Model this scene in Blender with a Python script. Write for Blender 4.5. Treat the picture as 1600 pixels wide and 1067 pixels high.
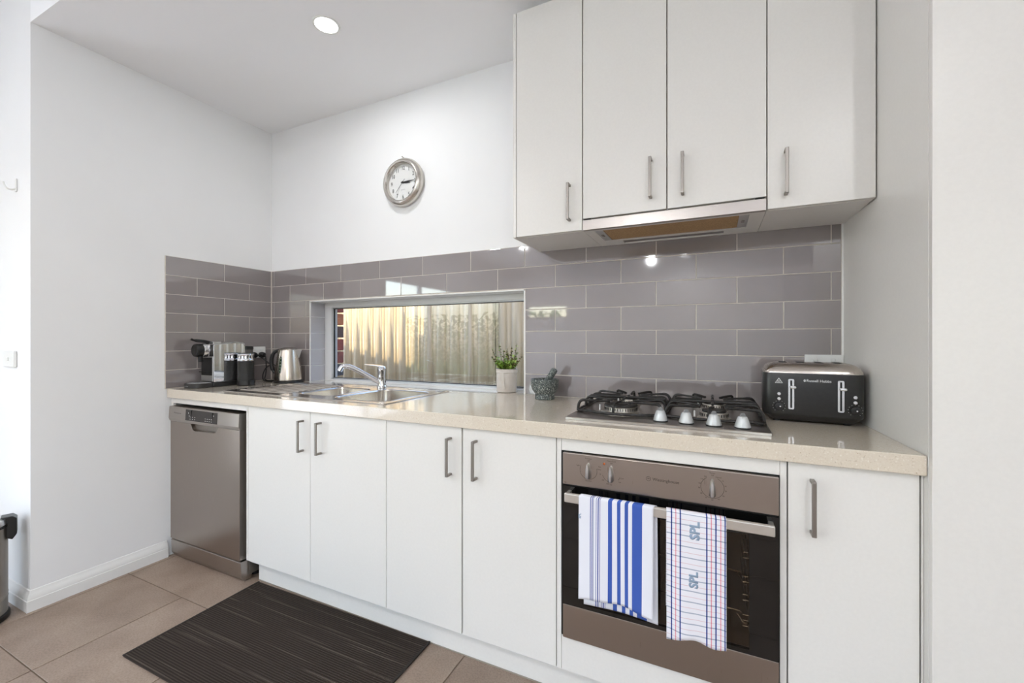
import bpy, bmesh, math, random
from mathutils import Matrix, Vector
for o in list(bpy.data.objects): bpy.data.objects.remove(o)
S = bpy.context.scene
COL = S.collection
R = math.radians
rnd = random.Random(7)

# ------------------------------------------------------------------ camera
cam_d = bpy.data.cameras.new('camera'); cam = bpy.data.objects.new('camera', cam_d); COL.objects.link(cam)
cam.location = (2.6638, -1.8939, 1.1749); cam.rotation_euler = (R(90), 0, 0.4396)
cam_d.sensor_fit = 'HORIZONTAL'; cam_d.sensor_width = 36; cam_d.lens = 666.61/1600*36
cam_d.shift_y = -(533.5-529.66)/1600; cam_d.clip_start = 0.02
S.camera = cam

# ------------------------------------------------------------------ world, sun, exposure
W = bpy.data.worlds.new('sky'); S.world = W; W.use_nodes = True
nt = W.node_tree; nt.nodes.clear()
sky = nt.nodes.new('ShaderNodeTexSky'); sky.sky_type = 'NISHITA'; sky.sun_disc = False
sky.sun_elevation = R(62); sky.sun_rotation = R(180); sky.air_density = 1.2; sky.dust_density = 2.5
bg = nt.nodes.new('ShaderNodeBackground'); bg.inputs['Strength'].default_value = 1.0
wo = nt.nodes.new('ShaderNodeOutputWorld')
nt.links.new(sky.outputs[0], bg.inputs[0]); nt.links.new(bg.outputs[0], wo.inputs[0])

sun_d = bpy.data.lights.new('sun', 'SUN'); sun = bpy.data.objects.new('sun', sun_d); COL.objects.link(sun)
SUNDIR = Vector((0.75, 1.0, -2.18)).normalized()
sun.rotation_euler = SUNDIR.to_track_quat('-Z', 'Y').to_euler(); sun.location = (0, -2, 9)
sun_d.energy = 4.3; sun_d.angle = R(0.4); sun_d.color = (1.0, 0.79, 0.48)

def portal(name, loc, rot, sx, sy):
    d = bpy.data.lights.new(name, 'AREA'); d.shape = 'RECTANGLE'; d.size = sx; d.size_y = sy
    d.cycles.is_portal = True
    o = bpy.data.objects.new(name, d); COL.objects.link(o); o.location = loc; o.rotation_euler = rot
portal('kitchen_window_daylight_portal', (1.10, 0.29, 1.16), (R(-90), 0, 0), 1.45, 0.5)
portal('added_door_daylight_portal', (-1.81, -4.55, 1.05), (0, R(-90), 0), 2.1, 4.1)
portal('added_window_daylight_portal', (4.73, -4.6, 1.35), (0, R(90), 0), 1.5, 2.0)
portal('end_window_daylight_portal', (-.7, -7.21, 1.785), (R(90), 0, 0), 1.0, .33)

S.view_settings.view_transform = 'Standard'
try: S.view_settings.look = 'None'
except Exception: pass
S.view_settings.exposure = 0.58; S.view_settings.gamma = 1.0
S.view_settings.use_curve_mapping = False
S.render.film_transparent = False

# ------------------------------------------------------------------ helpers
def lin(c):
    return tuple(((x/255/12.92) if x/255 <= .04045 else ((x/255+.055)/1.055)**2.4) for x in c)

class B:
    """collects shapes, then becomes one mesh object"""
    def __init__(s): s.v = []; s.f = []; s.uv = None; s.soft = False
    def bm(s, b, M=None):
        n = len(s.v); b.verts.index_update()
        for v in b.verts: s.v.append((M @ v.co) if M else v.co.copy())
        for f in b.faces: s.f.append([n+v.index for v in f.verts])
        b.free(); return s
    def raw(s, vs, fs, M=None):
        n = len(s.v)
        for v in vs: s.v.append((M @ Vector(v)) if M else Vector(v))
        for f in fs: s.f.append([n+i for i in f])
        return s
    def box(s, x0, x1, y0, y1, z0, z1, bev=0, seg=2, M=None):
        b = bmesh.new(); bmesh.ops.create_cube(b, size=1)
        for v in b.verts:
            v.co = Vector(((x0+x1)/2+v.co.x*(x1-x0), (y0+y1)/2+v.co.y*(y1-y0), (z0+z1)/2+v.co.z*(z1-z0)))
        if bev > 0: bmesh.ops.bevel(b, geom=b.edges[:], offset=bev, segments=seg, affect='EDGES', profile=.5)
        return s.bm(b, M)
    def lathe(s, prof, c=(0, 0, 0), n=40, M=None, close=False):
        """prof: (r,z) list; turned about z through c"""
        s.soft = True
        vs = []; fs = []; m = len(prof)
        for k in range(n):
            a = 2*math.pi*k/n
            for r, z in prof: vs.append((c[0]+r*math.cos(a), c[1]+r*math.sin(a), c[2]+z))
        for k in range(n):
            k2 = (k+1) % n
            for i in range(m-1): fs.append([k*m+i, k2*m+i, k2*m+i+1, k*m+i+1])
        if not close:
            if prof[0][0] > 1e-6: fs.append([k*m for k in range(n)][::-1])
            if prof[-1][0] > 1e-6: fs.append([k*m+m-1 for k in range(n)])
        b = bmesh.new(); bv = [b.verts.new(v) for v in vs]
        for f in fs:
            try: b.faces.new([bv[i] for i in f])
            except ValueError: pass
        bmesh.ops.remove_doubles(b, verts=b.verts[:], dist=1e-6)
        bmesh.ops.recalc_face_normals(b, faces=b.faces[:])
        return s.bm(b, M)
    def tube(s, pts, r, n=10, M=None, smooth=0, cap=True):
        pts = [Vector(p) for p in pts]; s.soft = True
        if smooth:
            q = []; m = len(pts)
            for i in range(m-1):
                p0 = pts[max(i-1, 0)]; p1 = pts[i]; p2 = pts[i+1]; p3 = pts[min(i+2, m-1)]
                for k in range(smooth):
                    t = k/smooth
                    q.append(.5*((2*p1)+(p2-p0)*t+(2*p0-5*p1+4*p2-p3)*t*t+(3*p1-p0-3*p2+p3)*t**3))
            q.append(pts[-1]); pts = q
        rs = r if isinstance(r, (list, tuple)) else [r]*len(pts)
        if len(rs) != len(pts):
            rs = [rs[min(int(i*len(rs)/len(pts)), len(rs)-1)] for i in range(len(pts))]
        up = Vector((0, 0, 1)); vs = []; fs = []; prev = None
        for i, p in enumerate(pts):
            t = (pts[min(i+1, len(pts)-1)]-pts[max(i-1, 0)]).normalized()
            if prev is None:
                a = t.cross(up) if abs(t.z) < .95 else t.cross(Vector((1, 0, 0)))
            else:
                a = prev-t*prev.dot(t)
            a.normalize(); prev = a; c = t.cross(a)
            for k in range(n):
                w = 2*math.pi*k/n; vs.append(p+(a*math.cos(w)+c*math.sin(w))*rs[i])
        for i in range(len(pts)-1):
            for k in range(n):
                k2 = (k+1) % n; fs.append([i*n+k, i*n+k2, (i+1)*n+k2, (i+1)*n+k])
        if cap: fs.append(list(range(n))[::-1]); fs.append([(len(pts)-1)*n+k for k in range(n)])
        return s.raw(vs, fs, M)
    def prism(s, poly, axis, a0, a1, bev=0, M=None):
        """poly: 2D outline; extruded along axis ('x','y','z')"""
        def P(p, a):
            return {'x': (a, p[0], p[1]), 'y': (p[0], a, p[1]), 'z': (p[0], p[1], a)}[axis]
        b = bmesh.new(); n = len(poly)
        va = [b.verts.new(P(p, a0)) for p in poly]; vb = [b.verts.new(P(p, a1)) for p in poly]
        b.faces.new(va); b.faces.new(vb[::-1])
        for i in range(n): b.faces.new([va[i], vb[i], vb[(i+1) % n], va[(i+1) % n]])
        bmesh.ops.recalc_face_normals(b, faces=b.faces[:])
        if bev: bmesh.ops.bevel(b, geom=b.edges[:], offset=bev, segments=2, affect='EDGES', profile=.5)
        return s.bm(b, M)
    def loft(s, loops, M=None, cap0=True, cap1=True):
        s.soft = True; n = len(loops[0]); vs = [p for l in loops for p in l]; fs = []
        for i in range(len(loops)-1):
            for k in range(n):
                k2 = (k+1) % n; fs.append([i*n+k, i*n+k2, (i+1)*n+k2, (i+1)*n+k])
        if cap0: fs.append(list(range(n))[::-1])
        if cap1: fs.append([(len(loops)-1)*n+k for k in range(n)])
        return s.raw(vs, fs, M)

def rrect(x0, x1, y0, y1, r, z, n=6):
    out = []
    for cx, cy, a0 in ((x1-r, y1-r, 0), (x0+r, y1-r, 90), (x0+r, y0+r, 180), (x1-r, y0+r, 270)):
        for k in range(n+1):
            a = R(a0+90*k/n); out.append((cx+r*math.cos(a), cy+r*math.sin(a), z))
    return out

def pmat(parent):
    return Matrix.Translation(parent.location) @ parent.rotation_euler.to_matrix().to_4x4() if parent else Matrix()
WORLD = {}
def obj(name, b, mat, parent=None, local=False, ang=28, fixn=False):
    me = bpy.data.meshes.new(name)
    base = WORLD.get(parent.name, Matrix()) if parent else Matrix()
    inv = base.inverted() if (parent and not local) else Matrix()
    me.from_pydata([tuple(inv @ Vector(v)) for v in b.v], [], b.f)
    if b.uv:
        ul = me.uv_layers.new(name='UVMap')
        for l in me.loops: ul.data[l.index].uv = b.uv[l.vertex_index]
    me.validate(); me.update()
    if fixn:
        q = bmesh.new(); q.from_mesh(me); bmesh.ops.recalc_face_normals(q, faces=q.faces[:]); q.to_mesh(me); q.free()
    for p in me.polygons: p.use_smooth = True
    me.set_sharp_from_angle(angle=R(ang if (b.soft or ang > 28) else 12))
    o = bpy.data.objects.new(name, me); COL.objects.link(o)
    if mat: me.materials.append(mat)
    if parent: o.parent = parent; WORLD[o.name] = base
    else: WORLD[o.name] = Matrix()
    return o
def tag(o, label=None, cat=None, group=None, kind=None):
    if label: o['label'] = label
    if cat: o['category'] = cat
    if group: o['group'] = group
    if kind: o['kind'] = kind
    return o
def thing(name, label, cat, loc=(0, 0, 0), rz=0, group=None):
    o = bpy.data.objects.new(name, None); COL.objects.link(o); o.location = loc; o.rotation_euler = (0, 0, rz)
    o.empty_display_size = .05
    WORLD[o.name] = Matrix.Translation(loc) @ Matrix.Rotation(rz, 4, 'Z')
    return tag(o, label, cat, group)
def share(src, name, parent, loc):
    """another piece with the same mesh, moved by loc"""
    o = bpy.data.objects.new(name, src.data); COL.objects.link(o); o.parent = parent; o.location = loc; return o
_tc = {}
def text(s, size, align='CENTER', bold=0.):
    k = (s, align, bold)
    if k not in _tc:
        c = bpy.data.curves.new('t', 'FONT'); c.body = s; c.align_x = align; c.align_y = 'CENTER'; c.size = 1; c.resolution_u = 3; c.offset = bold
        o = bpy.data.objects.new('t', c); COL.objects.link(o)
        me = bpy.data.meshes.new_from_object(o.evaluated_get(bpy.context.evaluated_depsgraph_get()))
        _tc[k] = ([v.co.copy() for v in me.vertices], [list(p.vertices) for p in me.polygons])
        bpy.data.objects.remove(o); bpy.data.curves.remove(c); bpy.data.meshes.remove(me)
    v, f = _tc[k]
    return [p*size for p in v], f
def text_front(b, s, size, x, y, z, rot=0, align='CENTER', sx=1.0):
    """lettering on a surface that faces -y"""
    v, f = text(s, size, align); c, q = math.cos(rot), math.sin(rot)
    b.raw([(x+(p.x*sx*c-p.y*q), y, z+(p.x*sx*q+p.y*c)) for p in v], f); return b

# ------------------------------------------------------------------ materials
def mat(name, col, rough=.5, metal=0., spec=.5, coat=0., emit=None, es=0.):
    m = bpy.data.materials.new(name); m.use_nodes = True
    p = m.node_tree.nodes['Principled BSDF']
    p.inputs['Base Color'].default_value = (*lin(col), 1); p.inputs['Roughness'].default_value = rough
    p.inputs['Metallic'].default_value = metal; p.inputs['Specular IOR Level'].default_value = spec
    p.inputs['Coat Weight'].default_value = coat
    if emit: p.inputs['Emission Color'].default_value = (*emit, 1); p.inputs['Emission Strength'].default_value = es
    return m
def nodes(m): return m.node_tree.nodes, m.node_tree.links, m.node_tree.nodes['Principled BSDF']
def noise(m, scale=(1, 1, 1), sc=10, detail=4, coord='Object'):
    N, L, p = nodes(m)
    tc = N.new('ShaderNodeTexCoord'); mp = N.new('ShaderNodeMapping'); mp.inputs['Scale'].default_value = scale
    nz = N.new('ShaderNodeTexNoise'); nz.inputs['Scale'].default_value = sc; nz.inputs['Detail'].default_value = detail
    L.new(tc.outputs[coord], mp.inputs[0]); L.new(mp.outputs[0], nz.inputs['Vector']); return nz
def ramp(m, src, stops, interp='LINEAR'):
    N, L, p = nodes(m); r = N.new('ShaderNodeValToRGB'); cr = r.color_ramp; cr.interpolation = interp
    while len(cr.elements) > 1: cr.elements.remove(cr.elements[-1])
    cr.elements[0].position = stops[0][0]; cr.elements[0].color = (*lin(stops[0][1]), 1)
    for pos, c in stops[1:]: e = cr.elements.new(pos); e.color = (*lin(c), 1)
    L.new(src, r.inputs[0]); return r
def bump(m, src, strength=.1, dist=.002):
    N, L, p = nodes(m); b = N.new('ShaderNodeBump'); b.inputs['Strength'].default_value = strength
    b.inputs['Distance'].default_value = dist; L.new(src, b.inputs['Height']); L.new(b.outputs[0], p.inputs['Normal'])
def varied(name, c0, c1, rough, scale=(1, 1, 1), sc=6, bs=0, lo=.35, hi=.65, **k):
    m = mat(name, c0, rough, **k); n = noise(m, scale, sc)
    r = ramp(m, n.outputs['Fac'], [(lo, c0), (hi, c1)]); m.node_tree.links.new(r.outputs[0], nodes(m)[2].inputs['Base Color'])
    if bs: bump(m, n.outputs['Fac'], bs)
    return m
def brushed(name, col, rough=.3, scale=(1, 60, 60), amt=.12, metal=1.0):
    m = mat(name, col, rough, metal); N, L, p = nodes(m); n = noise(m, scale, 12, 3)
    mr = N.new('ShaderNodeMapRange'); mr.inputs['To Min'].default_value = rough-amt/2; mr.inputs['To Max'].default_value = rough+amt/2
    L.new(n.outputs['Fac'], mr.inputs[0]); L.new(mr.outputs[0], p.inputs['Roughness'])
    bump(m, n.outputs['Fac'], .03, .001); return m

M_wall = varied('wall_paint', (238, 238, 238), (240, 240, 240), .62, sc=3)
M_ceil = varied('ceiling_paint', (248, 248, 249), (249, 249, 250), .8, sc=2)
M_trim = mat('trim_gloss', (234, 233, 230), .35)
M_cab = varied('cabinet_laminate', (225, 222, 217), (227, 224, 219), .32, sc=120, bs=.012)
M_cabin = mat('carcass_board', (214, 213, 210), .5)
M_tile = [varied('glazed_tile_%d' % i, c, tuple(min(255, q+4) for q in c), .045, sc=3, coat=.9, spec=.9) for i, c in enumerate([(136, 128, 127), (132, 124, 123), (139, 131, 130)])]
M_grout = varied('grout', (208, 200, 190), (196, 188, 178), .85, sc=40)
def stone():
    m = mat('engineered_stone', (214, 203, 185), .13, coat=.6); N, L, p = nodes(m)
    n = noise(m, sc=260, detail=2); r = ramp(m, n.outputs['Fac'], [(.25, (176, 156, 132)), (.34, (213, 201, 183)), (.62, (216, 205, 188)), (.75, (232, 226, 214))])
    vo = N.new('ShaderNodeTexVoronoi'); vo.inputs['Scale'].default_value = 55
    tc = N.new('ShaderNodeTexCoord'); L.new(tc.outputs['Object'], vo.inputs['Vector'])
    rr = ramp(m, vo.outputs['Distance'], [(0.0, (120, 102, 84)), (.10, (255, 255, 255))])
    mx = N.new('ShaderNodeMix'); mx.data_type = 'RGBA'; mx.blend_type = 'MULTIPLY'; mx.inputs[0].default_value = .55
    L.new(r.outputs[0], mx.inputs[6]); L.new(rr.outputs[0], mx.inputs[7]); L.new(mx.outputs[2], p.inputs['Base Color']); return m
M_stone = stone()
def floor_tile_mat(name, a, b, c):
    m = mat(name, b, .48); N, L, p = nodes(m)
    n = noise(m, (1, 1, 1), 5.5, 9); r = ramp(m, n.outputs['Fac'], [(.3, a), (.5, b), (.72, c)])
    n2 = noise(m, (1, 1, 1), 160, 3); r2 = ramp(m, n2.outputs['Fac'], [(.35, (212, 208, 204)), (.6, (255, 255, 255))])
    mx = N.new('ShaderNodeMix'); mx.data_type = 'RGBA'; mx.blend_type = 'MULTIPLY'; mx.inputs[0].default_value = .6
    L.new(r.outputs[0], mx.inputs[6]); L.new(r2.outputs[0], mx.inputs[7]); L.new(mx.outputs[2], p.inputs['Base Color'])
    bump(m, n2.outputs['Fac'], .06); return m
M_floor = [floor_tile_mat('floor_porcelain_%d' % i, *[tuple(q+d for q in c) for c in ((143, 124, 110), (157, 138, 123), (168, 150, 134))]) for i, d in enumerate((0, -4, 3))]
M_fgrout = varied('floor_grout', (118, 102, 86), (108, 92, 76), .9, sc=60)
M_steel = brushed('brushed_steel', (176, 169, 163), .30)
M_steelv = brushed('brushed_steel_front', (166, 156, 148), .30, scale=(60, 60, 1))
M_sink = brushed('sink_steel', (205, 198, 190), .22, scale=(1, 40, 40), amt=.08)
M_chrome = mat('chrome', (226, 226, 228), .05, 1.0)
M_satin = mat('satin_nickel', (150, 144, 138), .38, 1.0)
M_silver = mat('satin_silver', (205, 205, 205), .28, 1.0)
M_alu = mat('window_aluminium', (214, 214, 213), .4, 0.0)
M_black = mat('black_plastic', (22, 22, 23), .35)
M_blackm = mat('black_matte', (26, 25, 24), .6)
M_gloss = mat('black_gloss', (10, 10, 10), .06, coat=.3)
M_iron = varied('cast_iron', (24, 22, 21), (34, 31, 29), .48, sc=90, bs=.15)
M_wplas = mat('white_plastic', (236, 236, 233), .3)
M_knob = mat('silver_knob', (196, 198, 198), .35, .35)
M_dark = mat('dark_gap', (16, 14, 13), .8)
M_ink = mat('dark_ink', (52, 46, 42), .5)
M_white = mat('white_ink', (226, 226, 224), .4)
def glass_mat(name, tint, fres=1.45, rough=0.0):
    m = bpy.data.materials.new(name); m.use_nodes = True; N = m.node_tree.nodes; L = m.node_tree.links; N.clear()
    t = N.new('ShaderNodeBsdfTransparent'); t.inputs[0].default_value = (*tint, 1)
    g = N.new('ShaderNodeBsdfGlossy'); g.inputs['Roughness'].default_value = rough
    lw = N.new('ShaderNodeLayerWeight'); lw.inputs[0].default_value = .5
    pw = N.new('ShaderNodeMath'); pw.operation = 'POWER'; pw.inputs[1].default_value = 5; L.new(lw.outputs['Facing'], pw.inputs[0])
    f0 = ((fres-1)/(fres+1))**2
    f = N.new('ShaderNodeMath'); f.operation = 'MULTIPLY_ADD'; f.inputs[1].default_value = 1-f0; f.inputs[2].default_value = f0; L.new(pw.outputs[0], f.inputs[0])
    x = N.new('ShaderNodeMixShader'); o = N.new('ShaderNodeOutputMaterial')
    L.new(f.outputs[0], x.inputs[0]); L.new(t.outputs[0], x.inputs[1]); L.new(g.outputs[0], x.inputs[2]); L.new(x.outputs[0], o.inputs[0]); return m
M_glass = glass_mat('window_glass', (.97, .975, .97))
M_ovglass = glass_mat('tinted_oven_glass', (.74, .68, .60), 1.5)

# ------------------------------------------------------------------ the setting: shell
def struct(name, b, m, **k):
    o = obj(name, b, m, **k); o['kind'] = 'structure'; return o
WX0, WX1, WZ1 = 0.365, 1.838, 1.411        # window opening
ZC = 2.547                                 # kitchen ceiling
CT = 0.906                                 # worktop top
wb = B()
wb.box(-.11, WX0, .008, .125, 0, 2.77); wb.box(WX1, 4.6, .008, .125, 0, 2.77)
wb.box(WX0, WX1, .008, .125, WZ1, 2.77); wb.box(WX0, WX1, .008, .125, 0, .8585)
wall_back = struct('wall_back', wb, M_wall)
wall_left = struct('wall_left', B().box(-.118, -.008, -1.11, .008, 0, 2.77), M_wall)
wall_ret = struct('wall_left_return', B().box(-1.7, -.118, -1.11, -.99, 0, 2.77), M_wall)
# bulkhead face above the step in the ceiling, main room walls
struct('ceiling', B().box(-.0078, 4.6, -1.11, .125, ZC, 2.78), M_ceil)
struct('ceiling_main_room', B().box(-1.8, 4.72, -7.2, -1.11, 2.75, 2.78), M_ceil)
b = B(); b.box(4.6, 4.72, -1.3, .125, 0, 2.77); b.box(4.6, 4.72, -3.6, -1.3, 0, 2.77); b.box(4.6, 4.72, -7.2, -5.6, 0, 2.77); b.box(4.6, 4.72, -5.6, -3.6, 2.10, 2.77); b.box(4.6, 4.72, -5.6, -3.6, 0, .6)
struct('wall_right', b, M_wall)
b = B(); b.box(-1.8, -1.7, -7.2, -6.6, 0, 2.77); b.box(-1.8, -1.7, -2.5, -.99, 0, 2.77); b.box(-1.8, -1.7, -6.6, -2.5, 2.1, 2.77)
struct('wall_left_main_room', b, M_wall)
b = B(); b.box(-1.8, -1.2, -7.2, -7.08, 0, 2.77); b.box(-1.2, -.2, -7.2, -7.08, 0, 1.62); b.box(-1.2, -.2, -7.2, -7.08, 1.95, 2.77)
b.box(-.2, 1.0, -7.2, -7.08, 0, 2.77); b.box(1.0, 3.4, -7.2, -7.08, 0, 2.77); b.box(3.4, 4.72, -7.2, -7.08, 0, 2.77)
struct('wall_front', b, M_wall)

# floor: grout bed with one object for each tile
floor = struct('floor', B().box(-1.8, 4.72, -7.2, .1, -.06, -.0025), M_fgrout)
TX, TY = .4505, .474
fx0, fy0 = .4795, -.776
proto = {}
for i in range(-5, 10):
    for j in range(-14, 3):
        x0 = fx0+i*TX; y0 = fy0+j*TY
        if j >= 0 and i == 0: continue
        wide = TX*2 if (j >= 0 and i == -1) else TX
        xa, xb, ya, yb = max(x0, -1.7), min(x0+wide, 4.6), max(y0, -7.08), min(y0+TY, .0)
        if xb-xa < .03 or yb-ya < .03: continue
        if y0 > -1.2 and xb <= 0.0: continue
        g = .0022; w, h = xb-xa-2*g, yb-ya-2*g
        mi = rnd.randrange(3)
        key = (round(w, 3), round(h, 3), mi)
        if key not in proto:
            o = obj('floor_tile', B().box(-w/2, w/2, -h/2, h/2, -.006, 0, .0009, 1), M_floor[mi], floor, local=True); proto[key] = o
        else:
            o = share(proto[key], 'floor_tile', floor, (0, 0, 0))
        o.location = ((xa+xb)/2, (ya+yb)/2, 0)

# baseboard with a moulded top, turning the outer corner
prof = [(0, .0), (.016, .0), (.016, .047), (.0135, .0485), (.0135, .052), (.0125, .060), (.008, .071), (.0045, .078), (.0035, .086), (0, .088)]
lp = []
for st in range(3):
    l = []
    for o_, z in prof:
        xx = -.008+o_
        l.append({0: (xx, -.60, z), 1: (xx, -1.11-o_, z), 2: (-1.69, -1.11-o_, z)}[st])
    lp.append(l)
struct('baseboard_left', B().loft(lp), M_trim, fixn=True, ang=25)

# splashback: grout bed and single glazed tiles
ZT, RP, TW, GR = 1.6251, .1031, .303, .0017
TX0 = .3262-TW*2
TOPS = [ZT-RP*k for k in range(8)]
gb = B(); y0, y1 = .0010, .0082
gb.box(-.004, WX0-.002, y0, y1, CT, ZT); gb.box(WX0-.002, WX1+.002, y0, y1, WZ1+.002, ZT); gb.box(WX1+.002, 3.086, y0, y1, CT, ZT)
obj('grout_bed', gb, M_grout, wall_back)
obj('grout_bed', B().box(-.0082, -.0010, -.6105, .003, CT, ZT), M_grout, wall_left)
def tile_back(xa, xb, za, zb):
    if xb-xa < .012 or zb-za < .008: return
    obj('wall_tile', B().box(xa+GR, xb-GR, 0, .0075, za+GR, zb-GR, .0009, 2), M_tile[rnd.randrange(3)], wall_back)
for k in range(7):
    za, zb = max(TOPS[k+1], CT+.001), TOPS[k]
    if k == 6: za = CT+.001
    off = 0 if k % 2 == 0 else -.1473
    for i in range(0, 12):
        xa = TX0+off+TW*i; xb = xa+TW
        xa, xb = max(xa, .0035), min(xb, 3.084)
        if xb <= xa: continue
        if zb > WZ1+.004 and za < WZ1-.03 and xb > WX0 and xa < WX1: za_ = WZ1+.003
        else: za_ = za
        if (za >= WZ1-.001) or za_ > za and zb-za_ > .02: tile_back(xa, xb, za_, zb); continue
        # rows beside the window opening
        if xa < WX0-.003: tile_back(xa, min(xb, WX0-.003), za, zb)
        if xb > WX1+.006: tile_back(max(xa, WX1+.006), xb, za, zb)
def tile_left(ya, yb, za, zb):
    if yb-ya < .012: return
    obj('wall_tile', B().box(-.0075, 0, ya+GR, yb-GR, za+GR, zb-GR, .0009, 2), M_tile[rnd.randrange(3)], wall_left)
for k in range(7):
    za, zb = max(TOPS[k+1], CT+.001), TOPS[k]
    if k == 6: za = CT+.001
    st = -.303 if k % 2 == 0 else -.151
    cuts = [-.0035]; y = st
    while y > -.60: cuts.append(y); y -= TW
    cuts.append(-.6105)
    for a, c in zip(cuts[1:], cuts[:-1]): tile_left(a, c, za, zb)
# tiled left reveal of the window, metal trim at the tile ends
for k in range(1, 7):
    zb, za = min(TOPS[k], WZ1-.003), max(TOPS[k+1], CT+.001)
    if k == 1: continue
    if zb-za > .01: obj('reveal_tile', B().box(WX0-.004, WX0+.003, .002+GR, .112, za+GR, zb-GR, .001, 1), mat('reveal_tile_lit', (176, 174, 178), .08, coat=.15) if k == 2 else bpy.data.materials['reveal_tile_lit'], wall_back)  # paler than the wall tiles: outside light painted into the colour
b = B(); b.box(WX0-.004, WX0+.0005, -.0006, .004, CT, WZ1+.002); b.box(WX1-.001, WX1+.006, -.0006, .12, CT, WZ1+.004); b.box(WX0-.004, WX1+.006, -.0006, .113, WZ1-.001, WZ1+.004)
struct('trim_1', b, M_trim)
struct('trim_2', B().box(3.084, 3.0895, -.001, .008, CT, 1.592), M_trim)

# window
win = bpy.data.objects.new('window_1', None); COL.objects.link(win); win['kind'] = 'structure'; win.location = (1.1, .11, CT); WORLD[win.name] = Matrix.Translation((1.1, .11, CT))
FY0, FY1 = .112, .162
b = B()
b.box(WX0+.002, .424, FY0, FY1, CT, WZ1-.001, .002); b.box(1.80, WX1-.001, FY0, FY1, CT, WZ1-.001, .002)
b.box(WX0+.002, WX1-.001, FY0-.001, FY1, 1.378, WZ1-.001, .002); b.box(WX0+.002, WX1-.001, FY0-.001, FY1, CT-.004, CT+.010, .002)
obj('window_frame', b, M_alu, win)
b = B(); sy0, sy1 = FY0+.012, FY1-.01
b.box(.424, .436, sy0, sy1, .916, 1.378, .001); b.box(1.788, 1.80, sy0, sy1, .916, 1.378, .001); b.box(.424, 1.80, sy0, sy1, .914, .926, .001); b.box(.424, 1.80, sy0, sy1, 1.370, 1.38, .001)
sash = obj('sash', b, mat('sash_grey', (186, 188, 190), .35, .3), win)
b = B(); b.box(.434, .4385, sy0-.001, sy0+.008, .924, 1.372); b.box(.434, 1.79, sy0-.001, sy0+.008, .924, .9275); b.box(.434, 1.79, sy0-.001, sy0+.008, 1.3685, 1.372)
obj('glazing_seal', b, M_dark, win)
obj('window_pane', B().box(.434, 1.792, .138, .143, .922, 1.374), M_glass, win)

# ------------------------------------------------------------------ outdoors
b = B(); b.box(-4, .135, .162, .272, -.3, 2.8); b.box(1.95, 4.72, .162, .272, -.3, 2.8); b.box(.135, 1.95, .162, .272, 1.46, 2.8); b.box(.135, 1.95, .162, .272, -.3, .88)
brick_wall = struct('wall_exterior', b, varied('mortar', (186, 178, 168), (170, 162, 152), .9, sc=30))
bc = [((186, 112, 70), (160, 88, 58)), ((92, 66, 58), (70, 52, 48)), ((150, 70, 56), (120, 56, 48)), ((140, 72, 60), (104, 56, 50)), ((84, 82, 82), (60, 58, 60)), ((176, 98, 62), (140, 80, 56))]
bm_ = [varied('brick_%d' % i, a, c, .85, sc=25, bs=.4) for i, (a, c) in enumerate(bc)]
seq = [4, 3, 2, 1, 0, 2, 1]
for k in range(-1, 6):
    z0 = 1.266+.0863*(k-3)
    if z0 < .87 or z0 > 1.42: continue
    obj('brick', B().box(.137, .362, .164, .275, z0+.005, min(z0+.081, 1.459), .003, 1), bm_[seq[(k+1) % 7] if k < 6 else 0], brick_wall)
def ground(name, x0, x1, y0, y1, z, m):
    return struct(name, B().box(x0, x1, y0, y1, z-.1, z), m)
ground('ground', -14, 14, .272, 9, -.30, varied('paving', (176, 168, 156), (160, 152, 142), .9, sc=8))
ground('ground_garden', -14, 16, -20, -7.2, -.2, varied('lawn', (96, 124, 62), (70, 100, 46), .9, sc=30))
ground('ground_side', 4.72, 16, -7.2, .272, -.2, varied('bounce_paving', (228, 236, 246), (222, 230, 240), .9, sc=8))  # near-white ground, added to bounce daylight up through the side opening
ground('ground_bounce', -14, -1.8, -7.2, .272, -.15, bpy.data.materials['bounce_paving'])  # same near-white reflector, added to throw sunlight up onto the ceiling
# roof of the house (unseen, shaped so its edge shades the lower part of the fence)
ex = -.85*.75
shade_roof = B().prism([(-2.1, 2.81), (.28+ex, 2.785), (.28+ex, 2.80), (-2.1, 2.80+.192*(2.1+.28+ex))], 'y', -7.3, .35)
struct('shade_roof', shade_roof, mat('roof_metal', (120, 116, 112), .6))
b = B(); b.box(.25+ex, .34+ex, -7.3, .35, 2.79, 3.12); b.box(.34+ex, 5, -7.3, .35, 2.79, 3.8)  # unseen stepped block, shaped to end the sun patch on the fence
struct('wall_shade_block', b, varied('render_wall', (190, 182, 170), (180, 172, 160), .9, sc=5))
# corrugated fence
M_fence = mat('fence_steel', (168, 155, 130), .42)
fence = thing('fence', 'tall cream corrugated steel fence beyond the kitchen window', 'fence', (0, 1.2, -.3))
def sheet(xa, xb):
    pts = []; p = .1385; x = xa
    while x < xb:
        for dx, dy in ((0, 0), (.022, 0), (.032, .022), (.062, .022), (.0625, .018), (.068, .018), (.0685, .022), (.110, .022), (.120, 0)):
            if x+dx <= xb: pts.append((x+dx, 1.2+dy))
        x += p
    vs = []; fs = []
    for x, y in pts: vs += [(x, y, -.25), (x, y, 1.85)]
    for i in range(len(pts)-1): fs.append([2*i, 2*i+2, 2*i+3, 2*i+1])
    bb = B(); bb.raw(vs, fs); return bb
for xa, xb in ((-5.05, -1.33), (-1.3, 1.05), (1.085, 3.4), (3.43, 6.0)):
    s = obj('corrugated_sheet', sheet(xa-(.0), xb), M_fence, fence, ang=20)
    sm = s.modifiers.new('t', 'SOLIDIFY'); sm.thickness = .002
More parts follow.
